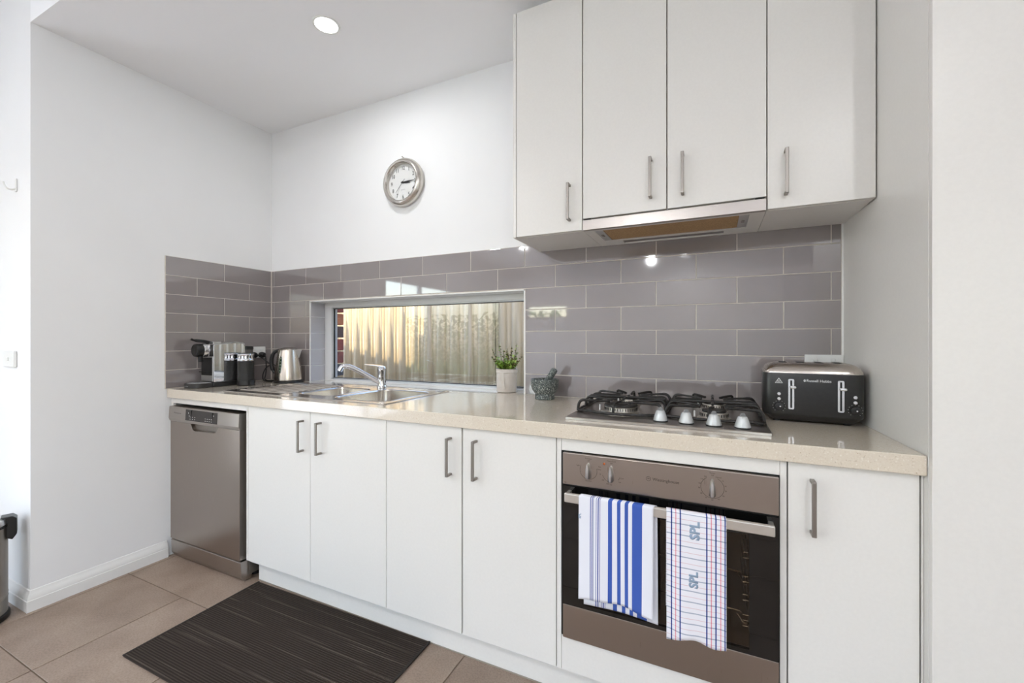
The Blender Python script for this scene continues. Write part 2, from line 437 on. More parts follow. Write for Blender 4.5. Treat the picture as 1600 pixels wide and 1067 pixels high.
for x in (-1.315, 1.067, 3.415):
    obj('post', B().box(x-.022, x-.003, 1.185, 1.235, -.3, 1.88, .003).box(x+.003, x+.022, 1.185, 1.235, -.3, 1.88, .003).box(x-.01, x+.01, 1.2, 1.23, -.3, 1.87), M_fence, fence)
obj('top_rail', B().box(-5.05, 6, 1.18, 1.245, 1.85, 1.89, .004), M_fence, fence)
# hedge and end window seen as reflections; sliding door, side window added for daylight
hb = B(); hr = random.Random(3); vs = []; fs = []
for _ in range(5000):
    p = Vector((hr.uniform(-9, 6), hr.uniform(-10.6, -9.7), hr.uniform(-.2, 2.0))); s = hr.uniform(.06, .13)
    a = Vector((hr.uniform(-1, 1), hr.uniform(-1, 1), hr.uniform(-1, 1))).normalized()*s; c = a.cross(Vector((hr.uniform(-1, 1), hr.uniform(-1, 1), hr.uniform(-1, 1)))).normalized()*s*.5
    n = len(vs); vs += [p-a, p+c, p+a, p-c]; fs.append([n, n+1, n+2, n+3])
hb.raw(vs, fs)
tag(obj('hedge', hb, varied('hedge_leaves', (104, 150, 60), (60, 104, 38), .6, sc=3)), 'leafy green hedge in the garden behind the room', 'hedge', kind='stuff')
def glazing(name, axis, p, a0, a1, z0, z1, mid):
    w = bpy.data.objects.new(name, None); COL.objects.link(w); w['kind'] = 'structure'; WORLD[w.name] = Matrix()
    fb = B(); gb = B(); t = .05
    def bx(q, a, c, z, y, d):
        if axis == 'x': q.box(p-d, p+d, a, c, z, y)
        else: q.box(a, c, p-d, p+d, z, y)
    for a in [a0, a1-t]+[m_-t/2 for m_ in mid]: bx(fb, a, a+t, z0, z1, .03)
    bx(fb, a0, a1, z0, z0+t, .03); bx(fb, a0, a1, z1-t, z1, .03); bx(gb, a0+.02, a1-.02, z0+.02, z1-.02, .003)
    obj('frame', fb, M_alu, w); obj('pane', gb, M_glass, w)
glazing('added_window', 'x', 4.66, -5.6, -3.6, .6, 2.10, [-4.6])  # unseen side window, added to let daylight in from the right
glazing('added_door', 'x', -1.75, -6.6, -2.5, 0.0, 2.1, [-5.23, -3.87])  # unseen glass door, added to light the pantry side and ceiling
glazing('window_2', 'y', -7.14, -1.2, -.2, 1.62, 1.95, [])

# ------------------------------------------------------------------ ceiling lights
def downlight(x, y, z, label, power):
    t = thing('downlight', label, 'ceiling light', (x, y, z), group='recessed ceiling downlights')
    b = B(); b.lathe([(.047, -.0), (.047, -.003), (.056, -.004), (.058, -.002), (.058, 0)], (0, 0, 0), 40, close=True)
    obj('trim_ring', b, M_wplas, t, local=True)
    e = B(); e.lathe([(.0, -.0015), (.047, -.0015), (.047, -.0005), (0, -.0005)], (0, 0, 0), 40)
    obj('diffuser', e, mat('lamp_diffuser', (255, 252, 246), .5, emit=(1, .97, .92), es=12), t, local=True)
    d = bpy.data.lights.new('downlight_lamp', 'AREA'); d.shape = 'DISK'; d.size = .09; d.energy = power; d.color = (.97, .985, 1)
    o = bpy.data.objects.new('downlight_lamp', d); COL.objects.link(o); o.parent = t; o.location = (0, 0, -.006)
downlight(1.137, -.553, ZC, 'round white recessed downlight glowing in the kitchen ceiling', 2.6)
for i, (x, y) in enumerate([(-.25, -4.75), (.6, -2.9), (3.6, -2.9), (2.2, -6.3)]):  # the middle two downlights are added for light
    downlight(x, y, 2.75, 'round white recessed downlight in the main room ceiling, ' + ('beside the left wall', 'added for light near the kitchen bulkhead', 'added for light near the side window', 'nearest the end windows')[i], 14.0)
pl = thing('fill_pendant', 'bare globe pendant added for fill light, unseen behind the camera', 'pendant lamp', (2.03, -3.2, 2.75))  # unseen lamp, added to brighten the kitchen ceiling and cabinets
obj('ceiling_rose', B().lathe([(.05, 0), (.05, -.012), (.02, -.025), (0, -.025)], (2.03, -3.2, 2.75), 24), M_wplas, pl)
obj('flex', B().tube([(2.03, -3.2, 2.73), (2.03, -3.2, 2.17)], .003, 8), M_wplas, pl)
obj('lamp_holder', B().lathe([(.018, .05), (.020, .0), (.016, -.01)], (2.03, -3.2, 2.135), 20), M_wplas, pl)
obj('bulb', B().lathe([(0, -.026), (.010, -.024), (.019, -.017), (.024, -.006), (.025, .003), (.022, .014), (.017, .03), (.014, .06), (0, .06)], (2.03, -3.2, 2.07), 28), mat('bulb_glow', (255, 252, 248), .4, emit=(.97, .985, 1), es=480), pl)

# ------------------------------------------------------------------ base cabinets
YF, YD = -.585, -.567          # door front, door back
def handle(b, x, y, z0, z1, w=.010, t=.007, out=.032):
    b.box(x-w/2, x+w/2, y-out, y-out+t, z0, z1, .0012)
    for z in (z0, z1-w*.8): b.box(x-w/2, x+w/2, y-out+.003, y, z, z+w*.8, .0008)
    return b
def door(parent, x0, x1, z0, z1, hx=None, hz0=.681, hz1=.819, y=YF, name='door'):
    d = obj(name, B().box(x0, x1, y, y+.018, z0, z1, .0012, 2), M_cab, parent)
    if hx is not None: tag(obj('handle', handle(B(), hx, y, hz0, hz1), M_satin, d), 'brushed nickel bar handle')
    return d
def base_cab(label, x0, x1, doors, name='base_cabinet', low=False):
    t = thing(name, label, 'cabinet', ((x0+x1)/2, YF, .10))
    b = B(); zt = .70 if low else .855
    b.box(x0, x0+.016, YD, -.02, .10, .857); b.box(x1-.016, x1, YD, -.02, .10, .857); b.box(x0+.016, x1-.016, YD, -.02, .10, .116); b.box(x0+.016, x1-.016, -.036, -.02, .116, zt)
    b.box(x0+.016, x1-.016, YD, YD+.016, .80, .857)
    obj('carcass', b, M_cabin, t)
    for d in doors: door(t, *d)
    return t
base_cab('white base cabinet under the sink with two flat doors and nickel handles', .642, 1.5015, [(.6555, 1.0755, .1155, .8565, 1.032), (1.0775, 1.5005, .1155, .8565, 1.142)], name='sink_cabinet', low=True)
obj('end_panel_edge', B().box(.641, .6535, YF, YD, .1155, .8575, .0008), M_cab, bpy.data.objects['sink_cabinet'])
base_cab('white two-door base cabinet between the sink cabinet and the oven', 1.5025, 2.2075, [(1.5030, 1.8475, .1155, .8565, 1.802), (1.8535, 2.2055, .1155, .8565, 1.910)])
ov = thing('oven_cabinet', 'white cabinet frame holding the built-in oven, with blank panels above and below', 'cabinet', (2.523, YF, .1155))
obj('top_panel', B().box(2.2245, 2.8225, YF, YD, .8185, .8575, .0008), M_cab, ov)
obj('bottom_panel', B().box(2.2245, 2.8225, YF, YD, .1155, .2285, .0008), M_cab, ov)
obj('carcass', B().box(2.2245, 2.8225, YD, -.02, .1155, .2), M_cabin, ov)
for x in (2.2085, 2.8230): obj('side_panel', B().box(x, x+.0150, YF, -.02, .1155, .8575, .0008), M_cab, ov)
base_cab('narrow white single-door base cabinet at the right end below the toaster', 2.8390, 3.0860, [(2.8415, 3.1020, .1155, .8565, 2.8925)], name='end_cabinet')
obj('filler_panel', B().box(3.1050, 3.1092, YF, YD, .1155, .8575, .0008), M_cab, bpy.data.objects['end_cabinet'])
kb = thing('kickboard', 'long white kickboard recessed under the base cabinets', 'kickboard', (1.9, -.53, 0))
obj('board', B().box(.66, 3.106, -.535, -.52, .0, .0995, .0008), M_cab, kb)
obj('floor_seal', B().box(.66, 3.106, -.5375, -.535, .0, .004), mat('sealant', (150, 140, 128), .7), kb)
# housing left of and above the dishwasher
hs = thing('dishwasher_surround', 'white filler strip and top rail framing the dishwasher', 'panel', (.3, YF, .83))
obj('top_rail', B().box(.0160, .6405, YF, YD, .830, .8575, .0008), M_cab, hs)
obj('side_filler', B().box(-.0065, .0150, YF+.004, YD, .10, .8575, .0008), M_cab, hs)

# tall pantry at the right end
tall = thing('pantry_cabinet', 'tall white pantry cabinet at the right end of the worktop', 'cabinet', (3.4, -.62, 0))
xp = lambda y: 3.0895-.0345*y
obj('side_panel', B().prism([(xp(.006), .006), (xp(-.604), -.604), (xp(-.604)+.016, -.604), (xp(.006)+.016, .006)], 'z', 0.001, ZC-.001, .0008), M_cab, tall)
obj('carcass', B().prism([(xp(0)+.018, .004), (xp(-.6)+.018, -.60), (3.70, -.60), (3.70, .004)], 'z', .10, ZC-.002), M_cabin, tall)
d = obj('door', B().box(xp(-.62), 3.70, -.6235, -.6055, .1155, ZC-.045, .0012), M_cab, tall)
tag(obj('handle', handle(B(), 3.655, -.6235, 1.0, 1.14), M_satin, d), 'brushed nickel bar handle')
obj('kick_panel', B().box(xp(-.57)+.018, 3.70, -.575, -.56, .001, .10), M_cab, tall)

# ------------------------------------------------------------------ worktop (stone, with sink cut-out, running into the window)
SX0, SX1, SY0, SY1 = .375, 1.450, -.538, -.058
b = B(); bz0, bz1 = .8595, CT
hx0, hx1, hy0, hy1 = SX0+.012, SX1-.012, SY0+.012, SY1-.012
def slab(x0, x1, y0, y1): b.box(x0, x1, y0, y1, bz0, bz1)
b2 = B()
b.prism([(-.003, -.603), (3.109, -.603), (xp(0)-.001, -.0005), (-.003, -.0005)], 'z', bz0, bz1-.0)  # replaced below by pieces
b = B()
outer = [(0.0005, -.603), (3.1085, -.603), (3.0880, -.0008), (WX1-.0005, -.0008), (WX1-.0005, .1115), (WX0+.0005, .1115), (WX0+.0005, -.0008), (0.0005, -.0008)]
hole = [(hx0, hy0), (hx1, hy0), (hx1, hy1), (hx0, hy1)]
def plate_with_holes(outer, holes, z0, z1):
    q = bmesh.new(); loops = []
    for lp_ in [outer]+holes:
        v = [q.verts.new((x, y, z1)) for x, y in lp_]; loops.append(v)
        for i in range(len(v)): q.edges.new((v[i], v[(i+1) % len(v)]))
    bmesh.ops.triangle_fill(q, use_beauty=True, use_dissolve=False, edges=q.edges[:])
    top = q.faces[:]
    for f in top:
        if f.normal.z < 0: f.normal_flip()
    if z0 is not None:
        mp = {}
        for v in list(q.verts): mp[v] = q.verts.new((v.co.x, v.co.y, z0))
        for f in top: q.faces.new([mp[v] for v in reversed(f.verts)])
        for v in loops:
            for i in range(len(v)):
                a, c = v[i], v[(i+1) % len(v)]; q.faces.new([a, c, mp[c], mp[a]])
        bmesh.ops.recalc_face_normals(q, faces=q.faces[:])
    return q
q = plate_with_holes(outer, [hole], bz0, bz1)
fe = [e for e in q.edges if all(abs(v.co.y+.603) < 1e-4 for v in e.verts) and abs(e.verts[0].co.z-e.verts[1].co.z) < 1e-4]
bmesh.ops.bevel(q, geom=fe, offset=.0025, segments=2, affect='EDGES', profile=.5)
b.bm(q)
tag(obj('worktop', b, M_stone), 'long cream speckled stone worktop running under the window', 'worktop')

# ------------------------------------------------------------------ upper cabinets and hood
UY = -.31; UT = 2.506
def upper(label, x0, x1, z0, doors, name='wall_cabinet'):
    t = thing(name, label, 'cabinet', ((x0+x1)/2, -.15, z0))
    obj('carcass', B().box(x0, x1, UY+.019, -.0015, z0, UT, .0006), M_cab, t)
    for (a, c, hx, h0, h1) in doors: door(t, a, c, z0+.0015, UT, hx, h0, h1, y=UY)
    return t
t = upper('white single-door wall cabinet at the left end of the upper row', 1.9235, 2.2150, 1.589, [(1.9395, 2.2135, 2.1645, 1.629, 1.7695)])
obj('end_panel_edge', B().box(1.9235, 1.9375, UY, UY+.0185, 1.589, UT-.001, .0006), M_cab, t)
upper('white two-door wall cabinet directly above the rangehood', 2.2160, 2.8205, 1.6305, [(2.2175, 2.5165, 2.4645, 1.6735, 1.814), (2.5205, 2.8195, 2.5705, 1.6705, 1.812)])
upper('white single-door wall cabinet at the right beside the pantry', 2.8215, 3.0945, 1.589, [(2.8230, 3.0965, 2.8720, 1.6275, 1.768)])
obj('top_closing_strip', B().box(1.94, 3.0945, -.26, -.244, UT, ZC-.001), M_cab, t)
hd = thing('rangehood', 'slim stainless steel slide-out rangehood with a tan filter under the wall cabinets', 'rangehood', (2.517, -.15, 1.588))
obj('fascia', B().box(2.2170, 2.8190, UY-.006, UY+.012, 1.5865, 1.6245, .001), M_steel, hd)
HZ = 1.5885
hb = B(); 
q = plate_with_holes([(2.2165, UY+.0125), (2.8200, UY+.0125), (2.8200, -.002), (2.2165, -.002)], [[(2.2535, -.276), (2.7755, -.276), (2.7755, -.093), (2.2535, -.093)], [(2.3220, -.071), (2.7030, -.071), (2.7030, -.018), (2.3220, -.018)]], HZ, HZ+.0405)
hb.bm(q); obj('housing', hb, M_cab, hd)
q = plate_with_holes([(2.2540, -.2755), (2.7750, -.2755), (2.7750, -.0935), (2.2540, -.0935)], [[(2.2830, -.2735), (2.7450, -.2735), (2.7450, -.0955), (2.2830, -.0955)]], HZ+.001, HZ+.006)
ff = obj('filter_frame', B().bm(q), M_silver, hd)
m = varied('filter_mesh', (196, 160, 112), (170, 134, 90), .5, sc=200, metal=.25)
tag(obj('filter', B().box(2.2830, 2.7450, -.2735, -.0955, HZ+.003, HZ+.008), m, hd), 'tan mesh grease filter')
for x in (2.267, 2.760): obj('latch', B().box(x-.005, x+.005, -.205, -.175, HZ-.001, HZ+.003, .001), M_satin, ff)
obj('light_lens', B().box(2.3225, 2.7025, -.0705, -.0185, HZ+.004, HZ+.012), mat('lens_grey', (112, 104, 102), .3), hd)
for x in (2.2215, 2.7875): obj('vent_slot', B().box(x, x+.027, UY-.0055, UY+.004, 1.6252, 1.6285), M_dark, hd)

# ------------------------------------------------------------------ dishwasher
dw = thing('dishwasher', 'freestanding stainless steel dishwasher at the left end of the worktop', 'dishwasher', (.313, -.58, 0))
DX0, DX1 = .0155, .6105
obj('body', B().box(DX0+.004, DX1+.012, -.558, -.03, .03, .8135), mat('dishwasher_side', (128, 120, 112), .45, .6), dw)
pan = obj('control_panel', B().prism([(-.600, .742), (-.6035, .752), (-.6005, .8135), (-.594, .8155), (-.556, .8155), (-.556, .735), (-.597, .735)], 'x', DX0, DX1, .0012), M_steel, dw)
b = B(); b.prism([(-.6044, .7515), (-.6013, .8075), (-.5985, .8075), (-.5995, .7515)], 'x', .172, .4425)
disp = obj('display', b, mat('display_black', (46, 40, 38), .2), dw)
b = B()
def dwp(x, z, w, h):
    y = -.6047+(z-.7515)*(.0031/.056); b.box(x-w/2, x+w/2, y, y+.0006, z-h/2, z+h/2)
for x in (.215, .235, .255, .345, .362, .379, .396): dwp(x, .771, .006, .0022); dwp(x, .760, .006, .0022)
for x in (.198, .412): dwp(x, .790, .004, .005)
for x in (.205,): dwp(x, .775, .003, .010)
tag(obj('button_marks', b, M_white, disp), kind='stuff')
for x in (.2225, .4030): obj('display_line', B().box(x, x+.0018, -.6042, -.6018, .7525, .8065), M_gloss, disp)
b = B(); text_front(b, 'Westinghouse', .0115, .098, -.6026, .7835); obj('lettering', b, M_ink, pan)
q = plate_with_holes([(DX0+.004, .106), (DX1-.003, .106), (DX1-.003, .734), (DX0+.004, .734)], [[(.205, .7335), (.436, .7335), (.418, .709), (.402, .704), (.236, .698), (.222, .703)]], None, 0)
# steel door with a finger recess below the panel
df = B()
df.prism([(DX0+.004, .106), (DX1-.003, .106), (DX1-.003, .7345), (.440, .7345), (.422, .709), (.404, .7025), (.240, .6985), (.222, .704), (.204, .7345), (DX0+.004, .7345)], 'y', -.5965, -.560, .0015)
dd = obj('door', df, M_steelv, dw)
obj('finger_recess', B().box(.195, .45, -.578, -.561, .690, .7349), M_satin, dw)
obj('plinth', B().prism([(-.578, .006), (-.592, .03), (-.5955, .097), (-.590, .101), (-.54, .101), (-.54, .006)], 'x', DX0+.006, DX1+.004, .001), M_steel, dw)
for x in (.05, .58): obj('foot', B().lathe([(.018, 0), (.018, .02), (.01, .022), (.01, .035)], (x, -.50, 0), 16), M_black, dw)

# ------------------------------------------------------------------ oven
ovn = thing('oven', 'built-in stainless steel electric oven with black glass door', 'oven', (2.5265, -.60, .23))
OX0, OX1 = 2.2335, 2.8195; OY = -.600
obj('body', B().box(2.2255, 2.8215, -.566, -.545, .2295, .8178), M_dark, ovn)
cp = obj('control_panel', B().box(OX0, OX1, OY, -.566, .7165, .8155, .0015), M_steelv, ovn)
b = B()
for x, z in ((2.3165, .7685), (2.3865, .768)):
    a0, a1 = (150, 380) if x < 2.35 else (195, 345)
    for k in range(int((a1-a0)/6)):
        if x > 2.35 and 255 < a0+k*6 < 318: continue
        a, a2 = R(a0+k*6), R(a0+k*6+6.3); r = .0265
        b.raw([(x+r*math.cos(a), OY-.0004, z+r*math.sin(a)), (x+r*math.cos(a2), OY-.0004, z+r*math.sin(a2)), (x+(r+.0009)*math.cos(a2), OY-.0004, z+(r+.0009)*math.sin(a2)), (x+(r+.0009)*math.cos(a), OY-.0004, z+(r+.0009)*math.sin(a))], [[0, 1, 2, 3]])
x, z = 2.663, .7670
for k in range(95):
    a, a2 = R(120+k*3.2), R(120+k*3.2+3.4); r = .0285
    b.raw([(x+r*math.cos(a), OY-.0004, z+r*math.sin(a)), (x+r*math.cos(a2), OY-.0004, z+r*math.sin(a2)), (x+(r+.0009)*math.cos(a2), OY-.0004, z+(r+.0009)*math.sin(a2)), (x+(r+.0009)*math.cos(a), OY-.0004, z+(r+.0009)*math.sin(a))], [[0, 1, 2, 3]])
text_front(b, 'Function', .0062, 2.3165, OY-.0004, .8050); text_front(b, 'Off', .0055, 2.3165, OY-.0004, .7985)
text_front(b, 'Oven/Grill', .0062, 2.3865, OY-.0004, .8050); text_front(b, 'Off', .0055, 2.3865, OY-.0004, .7985)
text_front(b, 'Timer', .0062, 2.663, OY-.0004, .8065); text_front(b, 'Off', .0055, 2.663, OY-.0004, .8005)
text_front(b, 'Light', .0055, 2.2835, OY-.0004, .781); text_front(b, 'Fan Grill', .0055, 2.3165, OY-.0004, .7365)
text_front(b, 'Fan', .0055, 2.3515, OY-.0004, .784); text_front(b, 'Bake', .0055, 2.3500, OY-.0004, .776)
for s, a in (('50', 190), ('100', 222), ('150', 250), ('170', 268), ('220', 318), ('Grill', 342)):
    text_front(b, s, .0052, 2.3865+.034*math.cos(R(a)), OY-.0004, .768+.034*math.sin(R(a)))
for s, a in (('10', 40), ('20', 14), ('30', -9), ('40', -35), ('50', -62), ('60', -90), ('70', -118), ('80', -145), ('90', -172), ('100', 166), ('110', 142), ('120', 122), ('Manual', 63)):
    text_front(b, s, .0052, 2.663+.0335*math.cos(R(a)), OY-.0004, .767+.0335*math.sin(R(a)))
text_front(b, 'Westinghouse', .0125, 2.5060, OY-.0004, .7680, align='LEFT')
for k in range(24):
    a, a2 = R(k*15), R(k*15+15.5); r = .0058; x, z = 2.4945, .7685
    b.raw([(x+r*math.cos(a), OY-.0004, z+r*math.sin(a)), (x+r*math.cos(a2), OY-.0004, z+r*math.sin(a2)), (x+(r+.0009)*math.cos(a2), OY-.0004, z+(r+.0009)*math.sin(a2)), (x+(r+.0009)*math.cos(a), OY-.0004, z+(r+.0009)*math.sin(a))], [[0, 1, 2, 3]])
text_front(b, 'W', .0072, 2.4945, OY-.0004, .7685)
text_front(b, 'fan', .006, 2.2425, OY-.0004, .7225)
tag(obj('printed_marks', b, M_ink, cp), kind='stuff')
for x, z in ((2.3165, .7685), (2.3865, .768), (2.663, .767)):
    L = [(-.0085, -.020), (-.0045, -.0235), (.0045, -.0235), (.0085, -.020), (.0075, .002), (.0045, .019), (.0015, .024), (-.0015, .024), (-.0045, .019), (-.0075, .002)]
    kb_ = B()
    kb_.loft([[(x+p*1.0, OY, z+q_) for p, q_ in L], [(x+p*1.0, OY-.010, z+q_) for p, q_ in L], [(x+p*.62, OY-.019, z+q_*.93) for p, q_ in L], [(x+p*.3, OY-.021, z+q_*.88) for p, q_ in L]])
    kn = obj('knob', kb_, M_silver, ovn, ang=50, fixn=True)
obj('indicator_lamp', B().lathe([(.0035, 0), (.0035, .002), (.002, .003), (0, .003)], (0, 0, 0), 12, M=Matrix.Translation((2.3655, OY, .7955)) @ Matrix.Rotation(R(90), 4, 'X')), mat('amber_lamp', (176, 90, 40), .25), cp)
# door: black glass border with see-through middle, steel strip below
do = obj('door', B().bm(plate_with_holes([(OX0, -.7115), (OX1, -.7115), (OX1, -.3365), (OX0, -.3365)], [[(2.298, -.655), (2.752, -.655), (2.752, -.349), (2.298, -.349)]], -.6, -.590), M=Matrix(((1, 0, 0, 0), (0, 0, 1, 0), (0, -1, 0, 0), (0, 0, 0, 1)))), M_gloss, ovn, fixn=True)
obj('window_pane', B().box(2.298, 2.752, -.5992, -.5952, .349, .655), M_ovglass, do)
obj('door_seal', B().box(OX0+.004, OX1-.004, -.596, -.57, .7122, .7160), M_dark, ovn)
obj('lower_strip', B().box(OX0, OX1, OY, -.566, .2305, .3360, .0012), M_steelv, ovn)
cav = B(); y0, y1, x0, x1, z0, z1 = -.588, -.14, 2.292, 2.758, .335, .665
cav.raw([(x0, y0, z0), (x1, y0, z0), (x1, y0, z1), (x0, y0, z1), (x0, y1, z0), (x1, y1, z0), (x1, y1, z1), (x0, y1, z1)], [[4, 5, 6, 7], [0, 1, 5, 4], [2, 3, 7, 6], [1, 2, 6, 5], [3, 0, 4, 7]])
obj('cavity', cav, mat('oven_enamel', (120, 106, 88), .35), ovn)
# the body piece in front of the cavity must be open
bpy.data.objects.remove([c for c in ovn.children if c.name.startswith('body')][0])
b = B(); b.box(2.2255, 2.2915, -.588, -.14, .2295, .8178); b.box(2.7585, 2.8215, -.588, -.14, .2295, .8178); b.box(2.2915, 2.7585, -.565, -.14, .666, .8178); b.box(2.2915, 2.7585, -.565, -.14, .2295, .3345)
obj('body', b, M_dark, ovn)
for z in (.420, .530):
    b = B(); b.tube([(2.305, -.56, z-.02), (2.31, -.55, z), (2.70, -.55, z), (2.725, -.552, z-.008), (2.738, -.56, z-.022), (2.748, -.565, z-.024)], .0022, 6, smooth=4)
    for k in range(14): x = 2.33+k*.028; b.tube([(x, -.55, z), (x, -.17, z)], .0014, 5)
    obj('rack', b, M_chrome, ovn)
b = B()
for z in (.395, .41, .425, .465, .48, .515, .53, .58, .595, .63):
    b.tube([(2.738, -.575, z), (2.752, -.575, z)], .0014, 5)
for z in (.40, .47, .52, .59): b.tube([(2.752, -.57, z), (2.752, -.18, z)], .002, 5)
obj('side_runner', b, M_chrome, ovn)
b = B()
b.box(2.2525, 2.8060, -.6455, -.6335, .6765, .7040, .003, 3)
for x in (2.2525, 2.794): b.box(x, x+.012, -.640, -.600, .680, .7005, .002)
tag(obj('handle', b, mat('handle_steel', (214, 210, 204), .32, .85), do), 'flat brushed steel bar handle')

# ------------------------------------------------------------------ towels
def towel(name, label, x0, x1, zf, zb, dxb, m, wavef, seed, group='tea towels on the oven handle'):
    """front hem height zf(u), back hem height zb(u), dxb shifts the back layer"""
    nx, ns = 40, 84; b = B(); uv = []; yt = -.6395; zt = .7048; hw = .0088
    for j in range(ns+1):
        s = j/ns
        for i in range(nx+1):
            u = i/nx
            if s < .46:                      # front fall, from hem upwards
                t = s/.46; z = zf(u)+(zt-.002-zf(u))*t; y = yt-hw-wavef(u, z)*(1-t)**.8-.0015*(1-t); dx = 0; v = z
            elif s < .54:                    # over the bar
                a = (s-.46)/.08*math.pi; y = yt-hw*math.cos(a); z = zt-.002+.0042*math.sin(a); dx = dxb*(s-.46)/.08; v = zt+.02*(s-.46)/.08
            else:
                t = (s-.54)/.46; z = zt-.002+(zb(u)-zt+.002)*t; y = yt+hw+.006*t-.0006*math.sin(u*9)*t-max(0, t-.55)*.012; dx = dxb*(1+.25*t); v = zt+.02+(zt-z)
            b.v.append(Vector((x0+(x1-x0)*u+dx, y, z))); uv.append((u, v))
    for j in range(ns):
        for i in range(nx):
            a = j*(nx+1)+i; b.f.append([a, a+1, a+nx+2, a+nx+1])
    b.uv = uv
    o = obj(name, b, m, ang=80)
    sm = o.modifiers.new('t', 'SOLIDIFY'); sm.thickness = .0011; sm.offset = 0
    return tag(o, label, 'towel', group)
def stripes_mat(name, base, spans, axis=0):
    m = mat(name, base, .95, spec=.15); N, L, p = nodes(m)
    tc = N.new('ShaderNodeTexCoord'); sp = N.new('ShaderNodeSeparateXYZ'); L.new(tc.outputs['UV'], sp.inputs[0])
    st = [(0, base)]
    for a, c, col in spans: st += [(a, col), (c, base)]
    r = ramp(m, sp.outputs[axis], st, 'CONSTANT'); L.new(r.outputs[0], p.inputs['Base Color'])
    nz = noise(m, (900, 900, 900), 1, 1); bump(m, nz.outputs['Fac'], .25, .0006); return m, r, sp
BL = (66, 94, 172); NV = (74, 88, 150)
m1, _, _ = stripes_mat('striped_cotton', (226, 226, 234), [(.163, .175, NV), (.184, .196, NV), (.205, .214, NV), (.243, .252, NV), (.266, .284, NV), (.293, .302, NV), (.408, .464, BL), (.530, .575, BL), (.630, .676, BL), (.730, .856, BL)])
w1 = lambda u, z: .004*math.sin(u*7+.4)+.003*math.sin(u*13+z*8)+.004*u
t1 = towel('tea_towel', 'white tea towel with bold blue stripes hanging on the oven handle', 2.2995, 2.5140, lambda u: .3965+.012*math.sin(u*math.pi*1.05)-.003*u, lambda u: .372+.006*math.sin(u*3)-.004*u, .0085, m1, w1, 1)
GB = (150, 164, 184); PK = (222, 142, 158); DB = (60, 78, 140); LG = (196, 204, 216)
m2, r2, sp2 = stripes_mat('checked_cotton', (230, 228, 234), [(.078, .100, DB), (.155, .170, PK), (.228, .252, DB), (.668, .694, DB), (.748, .764, PK), (.818, .842, DB), (.900, .916, PK), (.968, .988, DB)])
N, L, p = nodes(m2)
def modline(off, width, period=.0292):
    a = N.new('ShaderNodeMath'); a.operation = 'ADD'; a.inputs[1].default_value = off; L.new(sp2.outputs[1], a.inputs[0])
    d = N.new('ShaderNodeMath'); d.operation = 'DIVIDE'; d.inputs[1].default_value = period; L.new(a.outputs[0], d.inputs[0])
    f = N.new('ShaderNodeMath'); f.operation = 'FRACT'; L.new(d.outputs[0], f.inputs[0])
    l = N.new('ShaderNodeMath'); l.operation = 'LESS_THAN'; l.inputs[1].default_value = width/period; L.new(f.outputs[0], l.inputs[0]); return l
last = r2.outputs[0]
for off, w_, c, a_ in ((-.6125+.0292*30, .0030, GB, .75), (-.5975+.0292*30, .0014, (226, 170, 172), .6)):
    l = modline(off, w_); k = N.new('ShaderNodeMath'); k.operation = 'MULTIPLY'; k.inputs[1].default_value = a_; L.new(l.outputs[0], k.inputs[0])
    x = N.new('ShaderNodeMix'); x.data_type = 'RGBA'; x.blend_type = 'MULTIPLY'; L.new(k.outputs[0], x.inputs[0]); L.new(last, x.inputs[6]); x.inputs[7].default_value = (*lin(c), 1); last = x.outputs[2]
L.new(last, p.inputs['Base Color'])
w2 = lambda u, z: .006*math.sin(u*6.2-.6)+.002*math.sin(u*14+z*10)
t2 = towel('tea_towel', 'white tea towel with red and blue checks and SPL lettering on the oven handle', 2.5485, 2.6965, lambda u: .348+.017*math.sin(u*math.pi*1.15)**2+.006*u, lambda u: .43+.004*u, -.0025, m2, w2, 2)
def cloth_text(parent, s, size, x, z, wf, zf, rot):
    v, f = text(s, size, bold=.045); b = B(); c, q_ = math.cos(rot), math.sin(rot)
    n = len(b.v)
    for p_ in v:
        xx = x+(p_.x*c-p_.y*q_); zz = z+(p_.x*q_+p_.y*c)
        x0_, x1_ = (2.5485, 2.6965) if parent is t2 else (2.2995, 2.514)
        u = (xx-x0_)/(x1_-x0_); zfu = zf; t = (zz-zfu)/(.7028-zfu)
        y = -.6395-.0088-wf(u, zz)*(max(0, 1-t))**.8-.0015*(1-t)-.0009
        b.v.append(Vector((xx, y, zz)))
    b.f = [list(q) for q in f]
    o = obj('printed_lettering', b, bpy.data.materials.get('towel_print') or mat('towel_print', (146, 164, 186), .9), parent)
    sm = o.modifiers.new('b', 'SOLIDIFY'); sm.thickness = .0003; return o
cloth_text(t2, 'SPL', .0330, 2.6215, .6600, w2, .356, R(90))
cloth_text(t2, 'SPL', .0300, 2.6185, .5285, w2, .356, R(90))
cloth_text(t1, 'SPL', .011, 2.3035, .645, w1, .40, R(90))

# ------------------------------------------------------------------ sink and mixer tap
sk = thing('sink', 'stainless steel double bowl sink with left-hand drainer set into the worktop', 'sink', (.91, -.30, CT))
sz = CT+.0035
b1 = (.822, 1.052, -.462, -.168); b2_ = (1.098, 1.412, -.500, -.142)
loop = lambda q, r, z: rrect(q[0], q[1], q[2], q[3], r, z)
h1 = [(x, y) for x, y, z in loop(b1, .05, 0)]; h2 = [(x, y) for x, y, z in loop(b2_, .06, 0)]
outl = [(x, y) for x, y, z in rrect(SX0, SX1, SY0, SY1, .012, 0, 4)]
q = plate_with_holes(outl, [h1, h2], None, sz)
db = B().bm(q)
db.loft([rrect(SX0, SX1, SY0, SY1, .012, sz, 4), rrect(SX0-.0015, SX1+.0015, SY0-.0015, SY1+.0015, .012, CT+.0005, 4)], cap0=False, cap1=False)
obj('deck', db, M_sink, sk, fixn=False)
